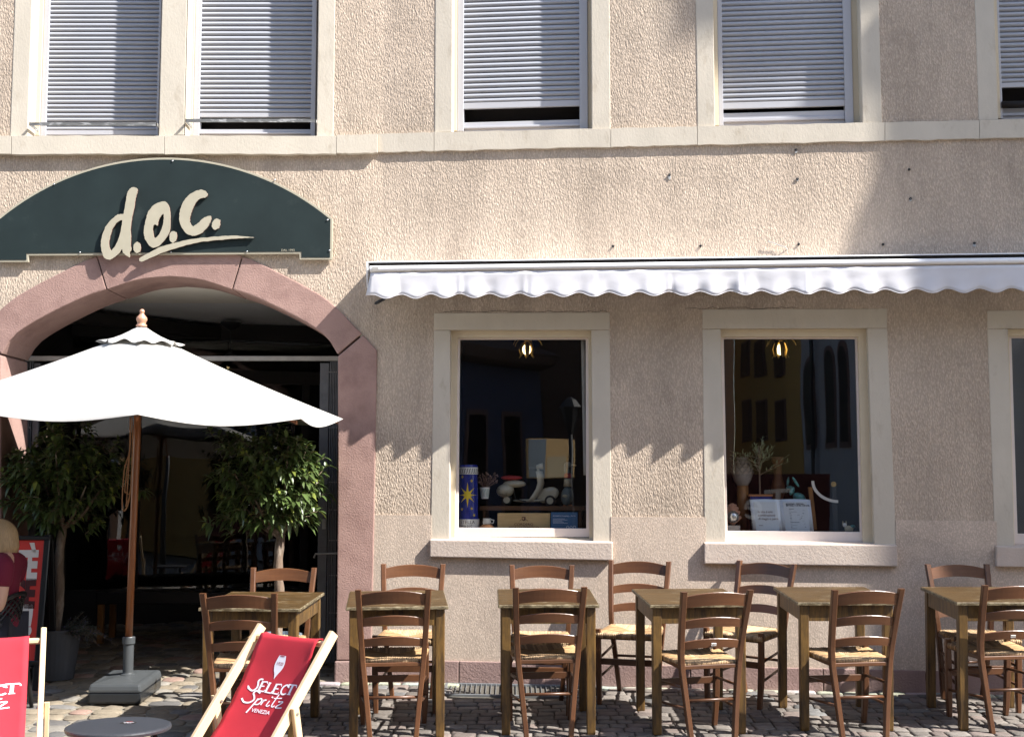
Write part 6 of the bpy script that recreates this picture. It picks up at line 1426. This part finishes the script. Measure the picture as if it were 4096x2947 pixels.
c = fnR(u2(265, -0.17), led2, -0.17); shl = thing('silver_ball_ornament', 'silver ball in a pink shell-shaped dish on a clear block, left window corner', 'ornament', c)
m = MB(); m.box(c + ZZ * 0.026, (0.09, 0.06, 0.05)); m.build('block', 'glass_cone', shl, bevel=0.004)
m = MB(); m.ball(c + ZZ * 0.11, (0.042, 0.042, 0.042), 20, rings=14); m.build('ball', 'steel', shl, smooth=True)
m = MB()
for k in range(9):
    a = math.radians(20 + 140 * k / 8); m.tube([c + ZZ * 0.055, c + ZZ * (0.06 + 0.14 * math.sin(a)) + TT * 0.055 * math.cos(a) - NN * 0.05], [0.008, 0.014], 6)
m.build('shell', 'finial_wood', shl, smooth=True)
c = fnR(u2(855, -0.50), led2, -0.50); tpz = d2(855, 250, -0.50).z; tpo = thing('turned_post', 'dark turned wooden post behind the olive tree', 'post', c)
hh = tpz - led2; m = MB(); m.lathe([(0.001, 0), (0.045, 0), (0.04, hh * .1), (0.03, hh * .35), (0.028, hh * .4), (0.045, hh * .5), (0.048, hh * .62), (0.03, hh * .75), (0.032, hh * .9), (0.045, hh * .95), (0.045, hh), (0.001, hh)], c, 18); m.build('shaft', 'shelf_wood', tpo, smooth=True)
# flower-shaped lamps at the window heads
for sx, nm in ((2107, 'brass flower lamp glowing at the top of the scooter window'), (3122, 'brass flower lamp glowing at the top of the menu window')):
    c = FR.hit(sx, 1398, -0.55); lp = thing('flower_lamp', nm, 'lamp', c, 'brass flower lamps')
    zc_ = 2.88
    m = MB(); m.tube([c + ZZ * 0.04, V((c.x, c.y, zc_))], 0.008, 6); m.build('stem', 'brass', lp)
    m = MB(); m.ball(c, (0.033, 0.033, 0.04), 16); m.build('bulb', 'bulb_glow', lp, smooth=True)
    for k in range(6):
        a = math.pi / 3 * k + 0.35; d = TT * math.cos(a) + NN * math.sin(a); s_ = ZZ.cross(d)
        pf_ = [(0.012, 0.06, 0.010), (0.040, 0.045, 0.016), (0.055, 0.0, 0.018), (0.046, -0.04, 0.013), (0.060, -0.062, 0.002)]
        m = MB(); vs = []
        for rr_, z_, w_ in pf_: vs += [c + d * rr_ + ZZ * z_ - s_ * w_, c + d * (rr_ + 0.004) + ZZ * z_, c + d * rr_ + ZZ * z_ + s_ * w_]
        m.add(vs, [(3 * i + j, 3 * i + j + 1, 3 * i + j + 4, 3 * i + j + 3) for i in range(4) for j in range(2)]); q = m.build('petal', 'brass', lp, smooth=True, fix=False); md = q.modifiers.new('t', 'SOLIDIFY'); md.thickness = 0.0015
    for k in range(5):
        a = 2 * math.pi / 5 * k; d = TT * math.cos(a) + NN * math.sin(a); m = MB(); m.tube([q for q in smooth_path([c + ZZ * 0.06, c + d * 0.06 + ZZ * 0.085, c + d * 0.10 + ZZ * 0.06, c + d * 0.115 + ZZ * 0.03], 4)], 0.004, 5); m.build('tendril', 'brass', lp, smooth=True)
# ================================================================== WHAT THE PANES MIRROR, WHAT BLOCKS SKY LIGHT (behind the viewer)
def refl(sx, sy=1700):
    p = FR.hit(sx, sy, -0.105); d = (p - CAM); d.z = 0; d.normalize(); r_ = d - FR.n * (2 * d.dot(FR.n)); return V((p.x, p.y, 0)), r_, (p - CAM).xy.length
def far(sx, dist): p, r_, l = refl(sx); q = p + r_ * dist; return V((q.x, q.y, gz(0))), l + dist
def facade(rt, A, B, hgt, thick, wall):
    t = (B - A); L_ = t.length; t.normalize(); n = V((-t.y, t.x, 0)); 
    if n.dot(V((0, 9, 0)) - A) < 0: n = -n
    def f(x, z, o): return V((A.x, A.y, gz(0))) + t * x + V((0, 0, z)) + n * o
    MB().hexa([f(0, 0, 0), f(L_, 0, 0), f(L_, hgt, 0), f(0, hgt, 0)], [f(0, 0, -thick), f(L_, 0, -thick), f(L_, hgt, -thick), f(0, hgt, -thick)]).build('wall', wall, rt)
    return f, L_
def zof(y, D): return CAMZ + (1956 - y) / FP * D - gz(0)
def win(f, x0, x1, z0, z1, rt, arch=False, trim='trim_stone'):
    if not arch: pts = [(x0, z0), (x1, z0), (x1, z1), (x0, z1)]
    else:
        zc = z1 - (x1 - x0) * 0.9; pts = [(x0, z0), (x1, z0), (x1, zc)] + [((x0 + x1) / 2 + (x1 - x0) / 2 * math.cos(a), zc + (z1 - zc) * math.sin(a) ** 0.9) for a in [math.pi * k / 8 for k in range(1, 8)]] + [(x0, zc)]
    wd_ = MB().poly(pts, [], f, 0.03, -0.05).build('window', trim, rt)
    cx_ = (x0 + x1) / 2; cz_ = (z0 + z1) / 2; k = 0.78
    MB().poly([(cx_ + (a - cx_) * k, cz_ + (b - cz_) * 0.9) for a, b in pts], [], f, 0.036, 0.0).build('pane', 'window_dark', wd_)
A, DA = far(2940, 21); B, DB = far(3208, 15.5)
yh = thing('yellow_house', 'ochre yellow house with narrow windows mirrored in the menu window', 'house', (A + B) / 2)
f, L_ = facade(yh, A, B, 14, 5, 'house_yellow')
for fx in (0.22, 0.45, 0.72):
    for ya, yb in ((1368, 1518), (1610, 1770)): D = lerp(DA, DB, fx); win(f, L_ * fx - 0.42, L_ * fx + 0.42, zof(yb, D), zof(ya, D), yh)
A, DA = far(3209, 15.2); B, DB = far(3700, 12)
chh = thing('church', 'grey white church wall with tall arched windows mirrored in the menu window', 'church', (A + B) / 2)
f, L_ = facade(chh, A, B, 14, 5, 'church_wall')
for sx_, ya in ((3251, 1440), (3338, 1390), (3400, 1370)):
    fx = (sx_ - 3209) / 491.0; D = lerp(DA, DB, fx); win(f, L_ * fx - 0.17, L_ * fx + 0.17, zof(1796, D), zof(ya, D), chh, True)
MB().tube([f(L_ * 0.15, 0, 0.12), f(L_ * 0.15, 13.8, 0.12)], 0.035, 8).build('downpipe', 'window_dark', chh)
A, DA = far(1500, 13.5); B, DB = far(2165, 17)
bh = thing('blue_grey_house', 'blue-grey house with cornice mirrored in the scooter window', 'house', (A + B) / 2)
f, L_ = facade(bh, A, B, 13, 5, 'house_blue')
zc_ = zof(1440, 25)
MB().hexa([f(0, zc_, 0.35), f(L_, zc_, 0.35), f(L_, zc_ + 0.2, 0.45), f(0, zc_ + 0.2, 0.45)], [f(0, zc_ - 0.08, 0.0), f(L_, zc_ - 0.08, 0.0), f(L_, zc_ + 0.4, 0.0), f(0, zc_ + 0.4, 0.0)]).build('cornice', 'house_brown', bh)
for sx_ in (1880, 2030): fx = (sx_ - 1500) / 665.0; win(f, L_ * fx - 0.3, L_ * fx + 0.3, 0.9, 3.1, bh)
A, DA = far(2166, 19); B, DB = far(2938, 21.5)
rh = thing('brown_house', 'brown house front mirrored in the right half of the scooter window', 'house', (A + B) / 2)
f, L_ = facade(rh, A, B, 14, 5, 'house_brown')
for fx in (0.5, 0.75): win(f, L_ * fx - 0.5, L_ * fx + 0.5, 6, 8, rh)
A2, D2 = far(2110, 9.0); B2, _ = far(2300, 9.75)
cw_ = thing('bright_patch_stand', 'pale stand added behind the viewer, mirrored as a bright patch in the scooter window', 'poster stand', (A2 + B2) / 2)  # stand added where the sun reaches, to give the pane a bright reflection
t_ = (B2 - A2); L_ = t_.length; t_.normalize(); n_ = V((-t_.y, t_.x, 0)); n_ = n_ if n_.y > 0 else -n_
def f(x, z, o): return A2 + t_ * x + V((0, 0, z)) + n_ * o
za, zb = zof(1914, 18.6), zof(1756, 18.6)
MB().poly([(0, za), (L_, za), (L_, zb), (0, zb)], [], f, 0.0, -0.04).build('panel', 'crate_wood', cw_)
MB().poly([(0.01, za + 0.01), (L_ * 0.36, za + 0.01), (L_ * 0.36, zb - 0.01), (0.01, zb - 0.01)], [], f, 0.004, 0.0).build('blue_sheet', 'pot_blue', cw_)
MB().poly([(L_ * 0.40, za + 0.01), (L_ * 0.80, za + 0.01), (L_ * 0.80, zb - 0.25), (L_ * 0.40, zb - 0.25)], [], f, 0.004, 0.0).build('white_poster', 'duck_cream', cw_)
for x in (0.05, L_ - 0.05): MB().tube([f(x, 0, -0.05), f(x, zb, -0.05)], 0.02, 8).build('post', 'black_metal', cw_)
for lab, x0_, x1_ in (('unseen row of houses added behind the viewer to the left to cut sky light', -34.0, -8.6), ('unseen row of houses added behind the viewer to the right to cut sky light', 4.2, 26.0)):  # out-of-view rows added to hold back part of the sky light
    tr_h = thing('sky_block_houses', lab, 'houses', ((x0_ + x1_) / 2, -7.5, gz(0)), 'unseen houses added to cut sky light'); f, L_ = facade(tr_h, V((x0_, -6.2, 0)), V((x1_, -6.2, 0)), 10, 6, 'house_cream')
    for k in range(int(L_ / 3)):
        for z_ in (1.0, 4.2, 7.2): win(f, 1 + k * 3, 2.1 + k * 3, z_, z_ + 1.9, tr_h)
q, D = far(2283, 8); sl_ = thing('street_lamp', 'old street lantern on a post mirrored in the scooter window', 'street lamp', q)
zt2 = CAMZ + (1956 - 1583) / FP * D; zb2 = CAMZ + (1956 - 1735) / FP * D
m = MB(); m.tube([q, V((q.x, q.y, zb2))], [0.05, 0.03], 8); m.build('post', 'black_metal', sl_, smooth=True)
m = MB(); m.lathe([(0.04, 0.0), (0.13, 0.34), (0.16, 0.36), (0.08, 0.46), (0.025, 0.50), (0.018, zt2 - zb2)], V((q.x, q.y, zb2)), 6); m.build('lantern', 'black_metal', sl_)
rb_, D = far(3060, 11); rs_ = thing('red_notice_board', 'dark red notice board mirrored low in the menu window', 'notice board', rb_)
m = MB(); m.box(V((rb_.x, rb_.y, gz(0) + 1.25)), (1.9, 0.06, 1.2)); m.build('panel', 'board_dark', rs_)
for s in (-1, 1): m = MB(); m.box(V((rb_.x + s * 0.85, rb_.y - 0.05, gz(0) + 0.6)), (0.08, 0.06, 1.2)); m.build('post', 'black_metal', rs_)
fl = Flat(); fl.add(flat_text('Te', 0.7)); fl.build('board_lettering', 'board_white', lambda x, y: V((rb_.x - x, rb_.y + 0.034, gz(0) + 1.15 + y)), rs_)
